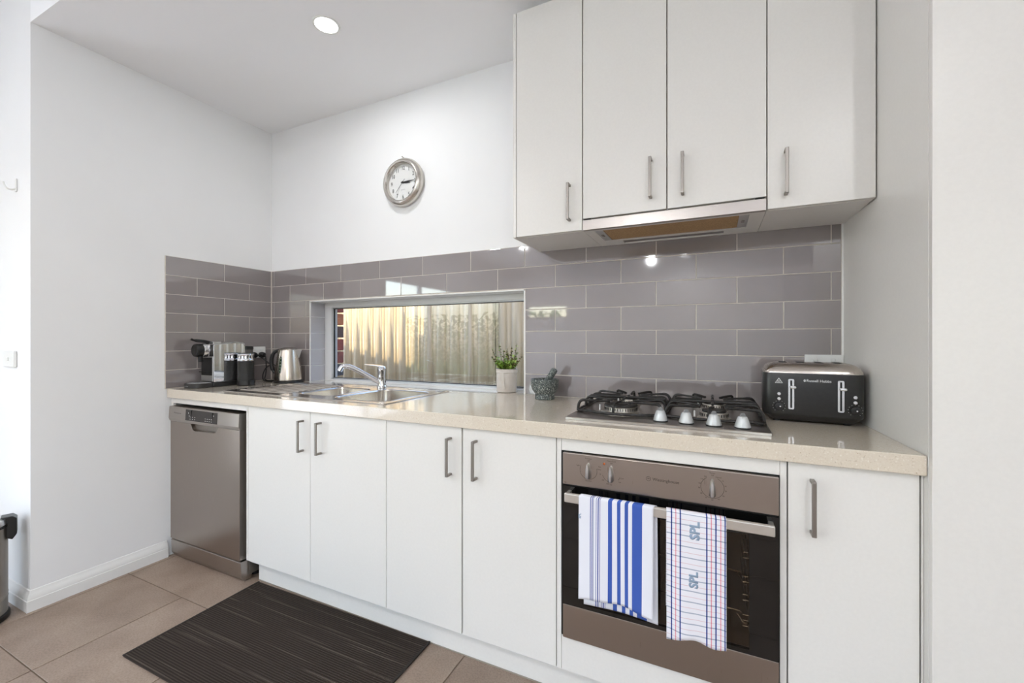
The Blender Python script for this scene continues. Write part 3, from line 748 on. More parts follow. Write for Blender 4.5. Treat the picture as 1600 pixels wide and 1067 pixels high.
for q_, r in ((b1, .05), (b2_, .06)):
    ins = lambda d, z, rr: rrect(q_[0]+d, q_[1]-d, q_[2]+d, q_[3]-d, rr, z)
    dep = .14 if q_ is b1 else .17
    lb = B(); lb.loft([ins(0, sz, r), ins(.003, sz-.004, r-.002), ins(.008, sz-dep+.03, r-.004), ins(.016, sz-dep+.008, r-.006), ins(.035, sz-dep, r-.01)], cap0=False)
    bw = obj('bowl', lb, M_sink, sk)
    cx_, cy_ = (q_[0]+q_[1])/2, (q_[2]+q_[3])/2
    obj('drain', B().lathe([(.0, .002), (.018, .002), (.02, .004), (.040, .004), (.043, .001), (.043, 0)], (cx_, cy_, sz-dep), 24), M_chrome, bw)
    rb = B(); rb.loft([ins(-.006, sz+.0002, r+.006), ins(-.003, sz+.0016, r+.003), ins(0, sz+.0004, r)], cap0=False, cap1=False); obj('bowl_rim', rb, M_sink, bw)
b = B(); b.loft([rrect(.395, .800, -.505, -.105, .02, sz+.0002), rrect(.400, .795, -.500, -.110, .018, sz+.0012), rrect(.404, .791, -.496, -.114, .016, sz+.0002)], cap0=False, cap1=False)
obj('drainer_border', b, M_sink, sk)
for k in range(11):
    y = -.475+k*.034; b = B(); b.tube([(.425, y, sz-.002), (.435, y, sz+.0005), (.765, y, sz+.0005), (.780, y, sz-.002)], .0042, 8)
    obj('drainer_ridge', b, M_sink, sk)
b = B(); b.prism([(.83, -.108), (.90, -.092), (1.40, -.092), (1.43, -.108), (1.43, -.070), (.83, -.070)], 'z', sz, sz+.002, .0008); obj('tap_ledge', b, M_sink, sk)

tp = thing('mixer_tap', 'chrome single-lever kitchen mixer tap behind the sink bowls', 'tap', (1.030, -.088, sz+.002))
tz = sz+.002
obj('base', B().lathe([(.027, 0), (.027, .006), (.022, .012), (.021, .02), (.0215, .045)], (1.030, -.088, tz), 28), M_chrome, tp)
obj('body', B().lathe([(.0215, .045), (.0225, .06), (.0225, .085), (.024, .092), (.024, .104), (.018, .114), (.006, .118), (0, .118)], (1.030, -.088, tz), 28), M_chrome, tp)
sp_ = obj('spout', B().tube([(1.030, -.090, tz+.022), (1.008, -.118, tz+.042), (.950, -.190, tz+.098), (.925, -.222, tz+.117), (.908, -.243, tz+.120), (.900, -.253, tz+.112)], [.0135]*30+[.0125]*20, 14, smooth=6), M_chrome, tp)
obj('aerator', B().tube([(.9035, -.249, tz+.1175), (.8960, -.2585, tz+.096)], .0145, 16), M_chrome, sp_)
b = B(); b.loft([[(1.034, -.079, tz+.109), (1.030, -.099, tz+.109), (1.028, -.099, tz+.118), (1.032, -.079, tz+.118)], [(1.005, -.086, tz+.117), (1.000, -.108, tz+.117), (.999, -.108, tz+.122), (1.004, -.086, tz+.122)], [(.955, -.125, tz+.124), (.951, -.139, tz+.124), (.951, -.139, tz+.127), (.955, -.125, tz+.127)]])
obj('lever', b, M_chrome, tp, fixn=True)

# ------------------------------------------------------------------ cooktop
ct = thing('gas_cooktop', 'stainless steel four-burner gas cooktop with black cast iron trivets', 'cooktop', (2.515, -.28, CT))
b = B(); b.loft([rrect(2.2165, 2.8135, -.523, -.045, .004, CT+.0005, 2), rrect(2.2165, 2.8135, -.523, -.045, .004, CT+.0075, 2), rrect(2.2185, 2.8115, -.521, -.047, .004, CT+.009, 2)])
obj('plate', b, brushed('hob_steel', (172, 165, 158), .30), ct)
CP = CT+.009
def burner(x, y, r):
    br = obj('burner', B().lathe([(r*1.18, 0), (r*1.14, .004), (r*.98, .006), (r*.96, .018), (r*1.0, .020), (r*.98, .022), (0, .022)], (x, y, CP), 40), mat('burner_alloy', (196, 190, 182), .35, .9) if 'burner_alloy' not in bpy.data.materials else bpy.data.materials['burner_alloy'], ct)
    n = max(16, int(r*700)); sb = B()
    for k in range(n):
        a = 2*math.pi*k/n; M = Matrix.Translation((x, y, CP)) @ Matrix.Rotation(a, 4, 'Z')
        sb.box(r*.945, r*.985, -.0012, .0012, .009, .0175, 0, M=M)
    obj('flame_slots', sb, M_dark, br)
    if r > .05: capp = [(r*.62, .0215), (r*1.0, .0215), (r*1.02, .024), (r*.98, .028), (r*.62, .028), (r*.58, .025)]; obj('burner_cap', B().lathe(capp, (x, y, CP), 40, close=True), M_iron, br); obj('inner_cap', B().lathe([(r*.42, .021), (r*.42, .027), (r*.36, .029), (0, .0295)], (x, y, CP), 28), M_iron, br)
    else: obj('burner_cap', B().lathe([(r*.80, .022), (r*.84, .024), (r*.80, .029), (r*.55, .031), (0, .0315)], (x, y, CP), 28), M_iron, br)
    obj('igniter', B().lathe([(.003, 0), (.003, .018), (.0015, .02), (0, .02)], (x-r*1.35, y+.012, CP), 8), M_wplas, br)
burner(2.366, -.345, .058); burner(2.366, -.155, .036); burner(2.668, -.345, .044); burner(2.668, -.155, .040)
def trivet(x0, x1, bow):
    ya, yb = -.418, -.062; xc = (x0+x1)/2; zf = CP+.006; zt = CP+.040; r = .0052
    fr = B(); path = [(x0, ya+.02, zf), (x0, yb-.02, zf), (x0+.02, yb, zf), (x1-.02, yb, zf), (x1, yb-.02, zf), (x1, ya+.02, zf)]
    front = [(x1+(x0-x1)*k/10, ya+.02-bow*math.sin(math.pi*k/10)*(1.0), zf) for k in range(1, 10)]
    path = path+front+[path[0]]
    fr.tube(path, .0048, 8, smooth=3)
    t = obj('trivet', fr, M_iron, ct)
    for cx_, cy_ in ((x0+.012, ya+.03), (x1-.012, ya+.03), (x0+.012, yb-.03), (x1-.012, yb-.03)): obj('trivet_foot', B().lathe([(.006, 0), (.006, .006)], (cx_, cy_, CP), 10), M_black, t)
    for by in (-.345, -.155):
        ends = []
        for sx in (x0, x1):
            for dy in (-.062, .062):
                dirx = 1 if sx == x0 else -1
                f0 = (sx, by+dy*.85, zf); ends.append([f0, (sx+dirx*.003, by+dy*.85, zf+.020), (sx+dirx*.014, by+dy*.82, zt), (sx+dirx*.04, by+dy*.75, zt+.001), (xc-dirx*.030, by+dy*.30, zt-.001)][:4]+[(xc-dirx*.036, by+dy*.36, zt-.002)])
        for e in ends: obj('trivet_arm', B().tube(e, [r*1.0]*9+[r*.75]*4, 8, smooth=3), M_iron, t)
    yf = ya+.02-bow
    obj('trivet_arm', B().tube([(xc-.01, yf+.002, zf), (xc-.01, yf+.004, zf+.022), (xc-.008, yf+.020, zt), (xc, -.345-.022, zt-.002)], r*.9, 8, smooth=3), M_iron, t)
    obj('trivet_arm', B().tube([(xc, yb, zf), (xc, yb-.003, zf+.022), (xc, yb-.018, zt+.002), (xc, -.155+.024, zt-.002)], r*.9, 8, smooth=3), M_iron, t)
    for dx in (-.055, .055):
        obj('trivet_arm', B().tube([(xc+dx*1.25, yb, zf), (xc+dx*1.25, yb-.002, zf+.024), (xc+dx*1.15, yb-.016, zt+.004), (xc+dx*.45, yb-.055, zt-.001)], r*.9, 8, smooth=3), M_iron, t)
    obj('trivet_bar', B().tube([(x0, -.25, zf), (x0+.012, -.25, zt-.006), (x0+.03, -.25, zt), (x1-.03, -.25, zt), (x1-.012, -.25, zt-.006), (x1, -.25, zf)], r, 8, smooth=3), M_iron, t)
    for sy in (-1, 1):
        obj('trivet_arm', B().tube([(xc, -.25, zt), (xc, -.25+sy*.06, zt-.001)], r*.85, 8), M_iron, t)
trivet(2.2235, 2.5130, .042); trivet(2.5210, 2.8055, .024)
for x, y in ((2.514, -.470), (2.590, -.474), (2.667, -.478), (2.743, -.480)):
    b = B(); b.lathe([(.0215, .0035), (.0215, .006), (.0165, .022), (.0125, .033), (.0115, .034), (0, .0345)], (x, y, CP), 28)
    kn = obj('knob', b, M_knob, ct)
    obj('knob_skirt', B().lathe([(.0225, 0), (.0225, .0034), (.0, .0034)], (x, y, CP), 28), M_black, kn)
    obj('knob_grip', B().prism([(-.0105, .032), (.0105, .032), (.004, .0445), (-.004, .0445)], 'y', -.003, .003, .001, M=Matrix.Translation((x, y, CP)) @ Matrix.Rotation(R(18), 4, 'Z')), mat('knob_grip_grey', (128, 128, 128), .4, .4) if 'knob_grip_grey' not in bpy.data.materials else bpy.data.materials['knob_grip_grey'], kn)

# ------------------------------------------------------------------ toaster
to = thing('toaster', 'black four-slice toaster with steel top beside the pantry', 'toaster', (2.8130, -.2680, CT), R(-4.0))
TL, TD = .268, .172
def tl(d, z, r): return rrect(d, TL-d, d, TD-d, r, z, 6)
obj('body', B().loft([tl(.012, .014, .024), tl(.002, .024, .028), tl(0, .030, .03), tl(0, .156, .03), tl(.001, .1595, .03)]), varied('toaster_black', (30, 30, 30), (36, 36, 35), .30, sc=80), to, local=True)
obj('base', B().loft([tl(.022, .006, .02), tl(.012, .0145, .024)]), M_black, to, local=True)
cap = obj('steel_top', B().loft([tl(.0005, .1595, .03), tl(.0015, .166, .03), tl(.010, .180, .03), tl(.024, .1885, .026), tl(.036, .191, .02)]), brushed('toaster_steel', (196, 188, 180), .26), to, local=True)
for x in (.060, .110, .160, .210): obj('slot', B().box(x-.012, x+.012, .042, .132, .187, .1914, .002), M_dark, cap, local=True)
for x, y in ((.04, .04), (TL-.04, .04), (.04, TD-.04), (TL-.04, TD-.04)): obj('foot', B().lathe([(.010, 0), (.011, .007)], (x, y, 0), 14), M_black, to, local=True)
M_tsil = mat('toaster_trim', (222, 222, 222), .18, .9)
for x in (.0790, .2070):
    b = B(); q = plate_with_holes(rl := [(p_[0], p_[1]) for p_ in rrect(x-.0080, x+.0080, .044, .141, .004, 0, 3)], [[(x-.0024, .0485), (x+.0024, .0485), (x+.0024, .1365), (x-.0024, .1365)]], -.0, .0032)
    b.bm(q, M=Matrix(((1, 0, 0, 0), (0, 0, -1, 0), (0, 1, 0, 0), (0, 0, 0, 1))))
    g = obj('lever_guide', b, M_tsil, to, local=True, fixn=True)
    obj('lever_slot', B().box(x-.0024, x+.0024, -.0012, -.0002, .0485, .1365), M_dark, g, local=True)
    obj('lever', B().box(x-.004, x+.013, -.020, -.004, .111, .120, .0035, 3), M_tsil, to, local=True)
for x, zs, zd in ((.0460, (.0915, .0755), .0515), (.2420, (.0915, .0755), .0520)):
    for z in zs: obj('button', B().lathe([(.0052, 0), (.0052, .002), (.004, .003), (0, .003)], (0, 0, 0), 16, M=Matrix.Translation((x, 0, z)) @ Matrix.Rotation(R(90), 4, 'X')), M_tsil, to, local=True)
    kd = obj('dial', B().lathe([(.0135, 0), (.0130, .006), (.0120, .008), (.0060, .009), (0, .009)], (0, 0, 0), 28, M=Matrix.Translation((x, 0, zd)) @ Matrix.Rotation(R(90), 4, 'X')), M_black, to, local=True)
    obj('dial_mark', B().lathe([(.0022, .009), (.0022, .0098), (0, .0098)], (0, 0, 0), 10, M=Matrix.Translation((x+.003, 0, zd)) @ Matrix.Rotation(R(90), 4, 'X')), M_tsil, kd, local=True)
    b = B()
    for k in range(11):
        a = R(-50+k*28); b.box(x+.0175*math.cos(a)-.0007, x+.0175*math.cos(a)+.0007, -.0006, .0, zd+.0175*math.sin(a)-.0007, zd+.0175*math.sin(a)+.0007)
    obj('dial_dots', b, M_white, to, local=True)
b = B(); text_front(b, 'Russell Hobbs', .0112, .1195, -.0005, .1370, align='LEFT')
for k in range(20):
    a, a2 = R(k*18), R(k*18+18.5)
    for r in (.0008, .0026): b.raw([(.1150+r*math.cos(a)*.8, -.0005, .1370+r*math.sin(a)), (.1150+r*math.cos(a2)*.8, -.0005, .1370+r*math.sin(a2)), (.1150+(r+.0012)*math.cos(a2)*.8, -.0005, .1370+(r+.0012)*math.sin(a2)), (.1150+(r+.0012)*math.cos(a)*.8, -.0005, .1370+(r+.0012)*math.sin(a))], [[0, 1, 2, 3]])
T = [(.0345, .1265), (.0565, .1265), (.0455, .1435)]; T2 = [(.0370, .1278), (.0540, .1278), (.0455, .1408)]
for i in range(3): j = (i+1) % 3; b.raw([(T[i][0], -.0005, T[i][1]), (T[j][0], -.0005, T[j][1]), (T2[j][0], -.0005, T2[j][1]), (T2[i][0], -.0005, T2[i][1])], [[0, 1, 2, 3]])
for k in range(3): b.box(.0417+k*.003, .0427+k*.003, -.0006, -.0003, .1305, .1360)
b.box(.041, .050, -.0006, -.0003, .1290, .1298)
tag(obj('printed_marks', b, M_white, to, local=True), kind='stuff')
obj('cord', B().tube([(2.850, -.105, CT+.03), (2.846, -.085, CT+.012), (2.842, -.06, CT+.0045), (2.86, -.03, CT+.0045), (2.91, -.02, CT+.0045)], .004, 8, smooth=5), M_black, to)

# ------------------------------------------------------------------ power points, switch, hook
def powerpoint(name, label, M, w=.118, h=.074, sockets=True):
    t = thing(name, label, 'power outlet', M.to_translation())
    o = obj('plate', B().box(-w/2, w/2, -.009, 0, -h/2, h/2, .003, 3, M=M), M_wplas, t)
    for x in (-.027, .027):
        obj('switch', B().box(x-.0075, x+.0075, -.0135, -.008, h/2-.026, h/2-.013, .0035, 3, M=M), M_wplas, t)
        if sockets:
            b = B()
            for dx, dz, a in ((-.006, .002, 25), (.006, .002, -25), (0, -.012, 0)):
                b.box(-.0009, .0009, -.0094, -.0088, -.0035, .0035, M=M @ Matrix.Translation((x+dx, 0, -.014+dz)) @ Matrix.Rotation(R(a), 4, 'Y'))
            obj('socket_slots', b, M_dark, t)
    return t
powerpoint('power_outlet', 'white double power outlet on the tiles above the toaster', Matrix.Translation((3.0300, -.001, 1.0810)))
powerpoint('power_outlet', 'white double power outlet on the left tiles between coffee machine and kettle', Matrix.Translation((.001, -.108, 1.0890)) @ Matrix.Rotation(R(90), 4, 'Z'))
sw = thing('light_switch', 'small white light switch on the wall at the far left edge', 'light switch', (-.215, -1.112, 1.085))
obj('plate', B().box(-.262, -.146, -1.122, -1.1105, 1.049, 1.121, .003, 3), M_wplas, sw)
obj('rocker', B().box(-.212, -.196, -1.1275, -1.121, 1.077, 1.093, .003, 2), M_wplas, sw)
hk = thing('wall_hook', 'small white wall hook high on the left return wall', 'hook', (-.150, -1.111, 1.85))
obj('back_plate', B().box(-.156, -.144, -1.1155, -1.1105, 1.832, 1.890, .002), M_wplas, hk)
obj('hook_arm', B().tube([(-.150, -1.115, 1.846), (-.150, -1.128, 1.838), (-.150, -1.142, 1.842), (-.150, -1.150, 1.858), (-.150, -1.151, 1.866)], .0038, 8, smooth=4), M_wplas, hk)

# ------------------------------------------------------------------ clock
ck = thing('wall_clock', 'round silver-rimmed wall clock with white face and slim numerals', 'clock', (1.110, .006, 2.043))
CM = Matrix.Translation((1.110, .0075, 2.043)) @ Matrix.Rotation(R(90), 4, 'X')
obj('rim', B().lathe([(.124, .0), (.132, .004), (.134, .016), (.130, .030), (.122, .040), (.113, .044), (.106, .043), (.102, .038), (.101, .014)], (0, 0, 0), 72, M=CM), mat('clock_rim', (205, 200, 193), .27, 1.0), ck)
obj('dial', B().lathe([(.102, .0), (.102, .016), (0, .0165)], (0, 0, 0), 60, M=CM), mat('clock_face', (232, 232, 230), .5), ck)
b = B(); fy = .0075-.0172
for h in range(1, 13):
    a = R(90-30*h); v, f = text(str(h), .030, bold=.008)
    b.raw([(1.110+.080*math.cos(a)+p_.x*.82, fy, 2.043+.080*math.sin(a)+p_.y) for p_ in v], f)
obj('numerals', b, mat('numeral_grey', (70, 70, 70), .5), ck)
b = B(); text_front(b, 'QUARTZ', .0075, 1.110, fy, 2.003); obj('dial_lettering', b, mat('dial_ink', (150, 150, 150), .5), ck)
def hand(name, ang, ln, tail, w, off, m):
    M = Matrix.Translation((1.110, fy-off, 2.043)) @ Matrix.Rotation(-R(90-ang), 4, 'Y')
    bb = B(); bb.raw([(-tail, 0, -w*.5), (-tail, 0, w*.5), (ln*.5, 0, w*.75), (ln, 0, w*.2), (ln, 0, -w*.2), (ln*.5, 0, -w*.75)], [[0, 1, 2, 3, 4, 5]], M)
    o = obj(name, bb, m, ck); sm = o.modifiers.new('t', 'SOLIDIFY'); sm.thickness = .0008; return o
M_hand = mat('clock_hand', (50, 50, 52), .4)
hand('hour_hand', 97.5, .050, .010, .0075, .002, M_hand); hand('minute_hand', 88, .078, .012, .005, .0035, M_hand); hand('second_hand', 222, .070, .022, .0018, .005, M_hand)
obj('hub', B().lathe([(.006, 0), (.006, .0065), (0, .007)], (0, 0, .0165), 16, M=CM), M_hand, ck)
g = obj('glass', B().lathe([(.1015, .035), (.07, .0358), (0, .036)], (0, 0, 0), 48, M=CM), glass_mat('clock_glass', (.985, .985, .985), 1.25), ck)
nl = thing('nail', 'small nail holding the wall clock', 'nail', (1.110, .008, 2.185))
obj('shank', B().tube([(1.110, .010, 2.181), (1.110, -.016, 2.183)], .0018, 8), M_satin, nl)
obj('head', B().tube([(1.110, -.016, 2.183), (1.110, -.018, 2.183)], .0035, 10), M_satin, nl)

# ------------------------------------------------------------------ coffee machine and milk frother
cm = thing('coffee_machine', 'chrome-sided black capsule coffee machine in the worktop corner', 'coffee machine', (.085, -.35, CT))
K0, K1 = .024, .146
M_mirror = mat('polished_side', (236, 236, 238), .03, 1.0)
obj('base', B().loft([rrect(K0+.002, K1+.002, -.455, -.205, .02, CT+.001), rrect(K0, K1+.004, -.457, -.203, .02, CT+.006), rrect(K0, K1+.004, -.457, -.203, .02, CT+.024), rrect(K0+.003, K1, -.454, -.206, .02, CT+.027)]), M_black, cm)
tray = []
def trayloop(d, z):
    pts = [(K1+.002-d, -.458), (K0-.002+d, -.458)]
    for k in range(13):
        a = math.pi+math.pi*k/12; pts.append((.085+(.063-d)*math.cos(a), -.500+(.056-d)*math.sin(a)))
    return [(x, y, z) for x, y in pts]
tr = obj('drip_tray', B().loft([trayloop(.003, CT+.001), trayloop(0, CT+.004), trayloop(0, CT+.024), trayloop(.003, CT+.026)]), mat('tray_black', (46, 44, 43), .35), cm, fixn=True)
obj('drip_grid', B().loft([trayloop(.010, CT+.0262), trayloop(.012, CT+.0285)]), M_silver, tr, fixn=True)
b = B(); text_front(b, 'nespresso', .010, .085, -.5562, CT+.013); obj('lettering', b, M_silver, tr)
# body: side panels in polished chrome, black core
prof_s = [(-.450, CT+.027), (-.450, CT+.228), (-.437, CT+.240), (-.230, CT+.240), (-.205, CT+.222), (-.200, CT+.19), (-.265, CT+.15), (-.265, CT+.027)]
sidep = [(-.447, CT+.0275), (-.449, CT+.236), (-.320, CT+.248), (-.285, CT+.243), (-.272, CT+.232), (-.272, CT+.0275)]
obj('core', B().prism([(y+.002 if y < -.44 else y-.001, z-.001) for y, z in sidep], 'x', K0+.006, K1-.006), M_black, cm)
obj('side_panel', B().prism(sidep, 'x', K1-.0055, K1, .0015), M_mirror, cm)
obj('side_panel', B().prism(sidep, 'x', K0, K0+.0055, .0015), M_mirror, cm)
obj('top_cover', B().prism([(-.446, CT+.2365), (-.320, CT+.2485), (-.285, CT+.2435), (-.274, CT+.234), (-.272, CT+.240), (-.284, CT+.2485), (-.320, CT+.2535), (-.448, CT+.2415)], 'x', K0+.001, K1-.001, .0012), M_silver, cm)
obj('front_panel', B().box(K0+.012, K1-.010, -.4535, -.444, CT+.065, CT+.165, .002), M_black, cm)
obj('panel_trim', B().box(K0+.008, K1-.006, -.4515, -.447, CT+.030, CT+.172, .002), M_silver, cm)
hm = Matrix.Translation((.085, -.447, CT+.206)) @ Matrix.Rotation(R(90), 4, 'X')
hd_ = obj('brew_head', B().lathe([(.038, 0), (.038, .030), (.036, .034), (0, .034)], (0, 0, 0), 36, M=hm), M_chrome, cm)
obj('head_cap', B().lathe([(.0365, .034), (.0365, .060), (.034, .066), (.030, .068), (.026, .066), (0, .066)], (0, 0, 0), 36, M=hm), M_black, hd_)
obj('spout', B().lathe([(.010, 0), (.012, .02), (.012, .03)], (.085, -.485, CT+.142), 16), M_black, hd_)
obj('lever', B().tube([(.085, -.425, CT+.246), (.085, -.47, CT+.256), (.085, -.515, CT+.262), (.085, -.530, CT+.268)], [.009]*8+[.006]*5, 10, smooth=4), M_black, cm)
obj('lever_hinge', B().box(K0+.02, K1-.02, -.440, -.395, CT+.240, CT+.254, .003), M_silver, cm)
obj('cup_rest', B().box(K0+.025, K1-.008, -.472, -.452, CT+.083, CT+.087, .001), M_black, cm)
tk = obj('water_tank', B().loft([rrect(K0+.008, K1-.008, -.268, -.212, .02, CT+.0275), rrect(K0+.006, K1-.006, -.270, -.210, .022, CT+.205)]), mat('tank_grey', (96, 92, 90), .15), cm)
obj('tank_lid', B().loft([rrect(K0+.004, K1-.004, -.2705, -.208, .022, CT+.205), rrect(K0+.004, K1-.004, -.2705, -.208, .022, CT+.222), rrect(K0+.008, K1-.008, -.267, -.212, .02, CT+.226)]), M_black, tk)

mf = thing('milk_frother', 'black ribbed milk frother jug with chrome collar beside the coffee machine', 'milk frother', (.208, -.308, CT))
FR = .0425
pr = [(FR*.97, .001), (FR*1.03, .004), (FR*1.04, .030), (FR*1.0, .032)]
z = .033
while z < .136: pr += [(FR*1.0, z), (FR*1.0, z+.0032), (FR*.985, z+.004), (FR*.985, z+.0052)]; z += .0062
pr += [(FR*1.0, .138), (FR*1.0, .143)]
obj('jug', B().lathe(pr, (0, 0, 0), 44), mat('frother_black', (32, 31, 31), .32), mf, local=True, ang=25)
co = obj('collar', B().lathe([(FR*1.01, .143), (FR*1.02, .150), (FR*.995, .152), (FR*.985, .178), (FR*1.0, .180), (FR*.98, .184)], (0, 0, 0), 44), M_chrome, mf, local=True)
sb = B()
for k in range(16): sb.box(FR*.975, FR*.998, -.0028, .0028, .156, .174, .0005, 1, M=Matrix.Rotation(2*math.pi*k/16, 4, 'Z'))
obj('collar_slots', sb, M_dark, co, local=True)
obj('lid', B().lathe([(FR*.98, .184), (FR*.94, .188), (FR*.4, .189), (0, .189)], (0, 0, 0), 44), M_black, mf, local=True)
obj('connector', B().box(.036, .062, -.012, .012, .002, .030, .004), M_black, mf, local=True)

# ------------------------------------------------------------------ kettle
kt = thing('kettle', 'brushed steel cordless kettle with black handle on its base', 'kettle', (.288, -.094, CT), R(25.2))
obj('power_base', B().lathe([(.083, .001), (.084, .004), (.083, .012), (.078, .015)], (0, 0, 0), 48), M_black, kt, local=True)
bp = [(.076, .0155), (.0785, .019), (.0785, .030), (.0755, .065), (.070, .110), (.064, .150), (.0585, .185), (.0560, .200), (.052, .2045)]
kbd = obj('body', B().lathe(bp, (0, 0, 0), 64), brushed('kettle_steel', (206, 196, 184), .25, scale=(40, 40, 1.5)), kt, local=True)
obj('lid', B().lathe([(.050, .2035), (.047, .209), (.030, .2165), (.010, .2195), (0, .22)], (0, 0, 0), 48), M_satin, kt, local=True)
b = B(); b.loft([[(.048, -.024, .204), (.084, -.004, .204), (.084, .004, .204), (.048, .024, .204)], [(.050, -.022, .192), (.079, -.003, .193), (.079, .003, .193), (.050, .022, .192)], [(.060, -.006, .150), (.0655, -.001, .150), (.0655, .001, .150), (.060, .006, .150)]])
obj('spout', b, M_silver, kt, local=True, fixn=True)
obj('handle', B().tube([(-.050, 0, .198), (-.068, 0, .196), (-.090, 0, .182), (-.103, 0, .150), (-.104, 0, .115), (-.098, 0, .085), (-.088, 0, .066), (-.076, 0, .060)], [.010]*10+[.0115]*12+[.009]*8, 12, smooth=5), M_black, kt, local=True)
ga = R(-99)
def kr(z):
    for (r0, z0), (r1, z1) in zip(bp[:-1], bp[1:]):
        if z0 <= z <= z1: return r0+(r1-r0)*(z-z0)/(z1-z0)
    return .06
def gauge(w, z0, z1, off, m, name, parent):
    vs = []; fs = []; n = 14
    for k in range(n+1):
        t = k/n; z = z0+(z1-z0)*t; ww = w*math.sqrt(max(0.02, 1-abs(2*t-1)**4)); r = kr(z)+off
        for s in (-1, 0, 1): a = ga+s*ww/r; vs.append((r*math.cos(a), r*math.sin(a), z))
    for k in range(n):
        for s in range(2): fs.append([k*3+s, k*3+s+1, k*3+s+4, k*3+s+3])
    o = obj(name, B().raw(vs, fs), m, parent, local=True); sm = o.modifiers.new('t', 'SOLIDIFY'); sm.thickness = .002; return o
gg = gauge(.0095, .060, .166, .0012, M_silver, 'water_gauge', kt)
gauge(.0070, .064, .162, .0022, mat('gauge_green', (34, 52, 34), .15), 'gauge_window', gg)
b = B()
for k in range(5):
    z = .078+k*.018; r = kr(z)+.0030; M = Matrix.Rotation(ga, 4, 'Z') @ Matrix.Translation((r, 0, z)); b.box(-.0003, .0006, -.003, .003, -.0016, .0016, M=M)
obj('gauge_marks', b, mat('gauge_mark', (176, 196, 170), .4), gg, local=True)

# plugs and cords
def plug(label, y, path):
    t = thing('power_plug', label, 'plug', (.02, y, 1.078))
    M = Matrix.Translation((.0105, y, 1.072)) @ Matrix.Rotation(R(90), 4, 'Y')
    obj('plug_body', B().lathe([(.019, 0), (.020, .012), (.017, .026), (.011, .034), (0, .035)], (0, 0, 0), 20, M=M), M_black, t)
    obj('cord', B().tube(path, .0034, 8, smooth=6), M_black, t)
plug('black power plug nearest the kettle with its looped cord', -.081, [(.044, -.081, 1.072), (.054, -.081, 1.066), (.056, -.079, 1.04), (.058, -.078, .99), (.062, -.085, .945), (.085, -.105, .918), (.120, -.092, .910), (.145, -.070, .925), (.140, -.055, .975), (.11, -.06, 1.01), (.075, -.085, .995), (.06, -.10, .955), (.072, -.11, .922), (.11, -.12, .9105), (.165, -.115, .9105), (.19, -.09, .912)])
plug('black power plug nearest the coffee machine with its cord hanging down', -.135, [(.044, -.135, 1.072), (.062, -.132, 1.070), (.085, -.112, 1.045), (.110, -.085, 1.01), (.128, -.070, .96), (.135, -.075, .92), (.118, -.082, .9105), (.100, -.078, .9105)])

# ------------------------------------------------------------------ plant, mortar and pestle
pc = (1.716, .058)
pp = thing('potted_herb', 'small leafy green plant in a pale fabric-wrapped pot by the window', 'potted plant', (pc[0], pc[1], CT))
M_pot = varied('pot_cloth', (206, 198, 190), (190, 180, 170), .8, sc=14, bs=.15)
pt = obj('pot', B().lathe([(.047, .001), (.050, .004), (.0515, .050), (.0525, .098), (.055, .1005), (.0555, .117), (.053, .1185), (.050, .116), (.049, .095)], (0, 0, 0), 40), M_pot, pp, local=True)
b = B(); b.loft([[(-.012, -.0525, .100), (.010, -.0535, .101), (.010, -.0545, .100), (-.012, -.0545, .099)], [(-.004, -.0515, .060), (.013, -.0515, .055), (.013, -.0535, .055), (-.004, -.0530, .060)], [(.010, -.0505, .022), (.016, -.0495, .018), (.016, -.0510, .018), (.010, -.0520, .022)]])
obj('wrap_fold', b, M_pot, pp, local=True, fixn=True)
obj('soil', B().lathe([(.0, .106), (.049, .104), (.049, .1)], (0, 0, 0), 24), mat('soil', (66, 50, 38), .95), pp, local=True)
lr = random.Random(11); M_leaf = [varied('leaf_%d' % i, a, c, .5, sc=40) for i, (a, c) in enumerate([((136, 170, 66), (108, 146, 50)), ((168, 196, 92), (140, 172, 72)), ((112, 110, 56), (92, 84, 46))])]
M_stem = mat('stem_brown', (96, 84, 48), .7)
def sprig(base, tip, n, ln0, dark):
    mid = (base+tip)/2+Vector((tip.x-base.x, tip.y-base.y, 0))*.15+Vector((0, 0, .006))
    st = obj('stem', B().tube([base, mid, tip], [.0012]*6+[.0008]*3, 5, smooth=4), M_stem, pp, local=True)
    vs = {0: [], 1: [], 2: []}; fs = {0: [], 1: [], 2: []}
    for k in range(1, n+1):
        t = .12+.88*k/n; c = base*(1-t)**2+mid*2*t*(1-t)+tip*t*t
        for sd in (0, 1):
            la = k*1.57+sd*math.pi+lr.uniform(-.4, .4); out = Vector((math.cos(la), math.sin(la), lr.uniform(-.3, 1.1))).normalized()
            ln = ln0*lr.uniform(.85, 1.3)*(1.15-.45*t); w = ln*.52; side = out.cross(Vector((0, 0, 1))).normalized()
            side = (Matrix.Rotation(lr.uniform(-1.1, 1.1), 3, out) @ side)*w; up = side.cross(out).normalized()*ln*.12; g = 2 if lr.random() < dark*(t+.2) else (1 if lr.random() < .5 else 0); q0 = len(vs[g])
            vs[g] += [c, c+out*ln*.28+side*.8+up, c+out*ln*.7+side*.85+up, c+out*ln, c+out*ln*.7-side*.85+up, c+out*ln*.28-side*.8+up, c+out*ln*.5]
            fs[g] += [[q0, q0+1, q0+6], [q0+1, q0+2, q0+6], [q0+2, q0+3, q0+6], [q0+3, q0+4, q0+6], [q0+4, q0+5, q0+6], [q0+5, q0, q0+6]]
    for g in range(3):
        if vs[g]: tag(obj('leaves', B().raw(vs[g], fs[g]), M_leaf[g], st, local=True, ang=60), kind='stuff')
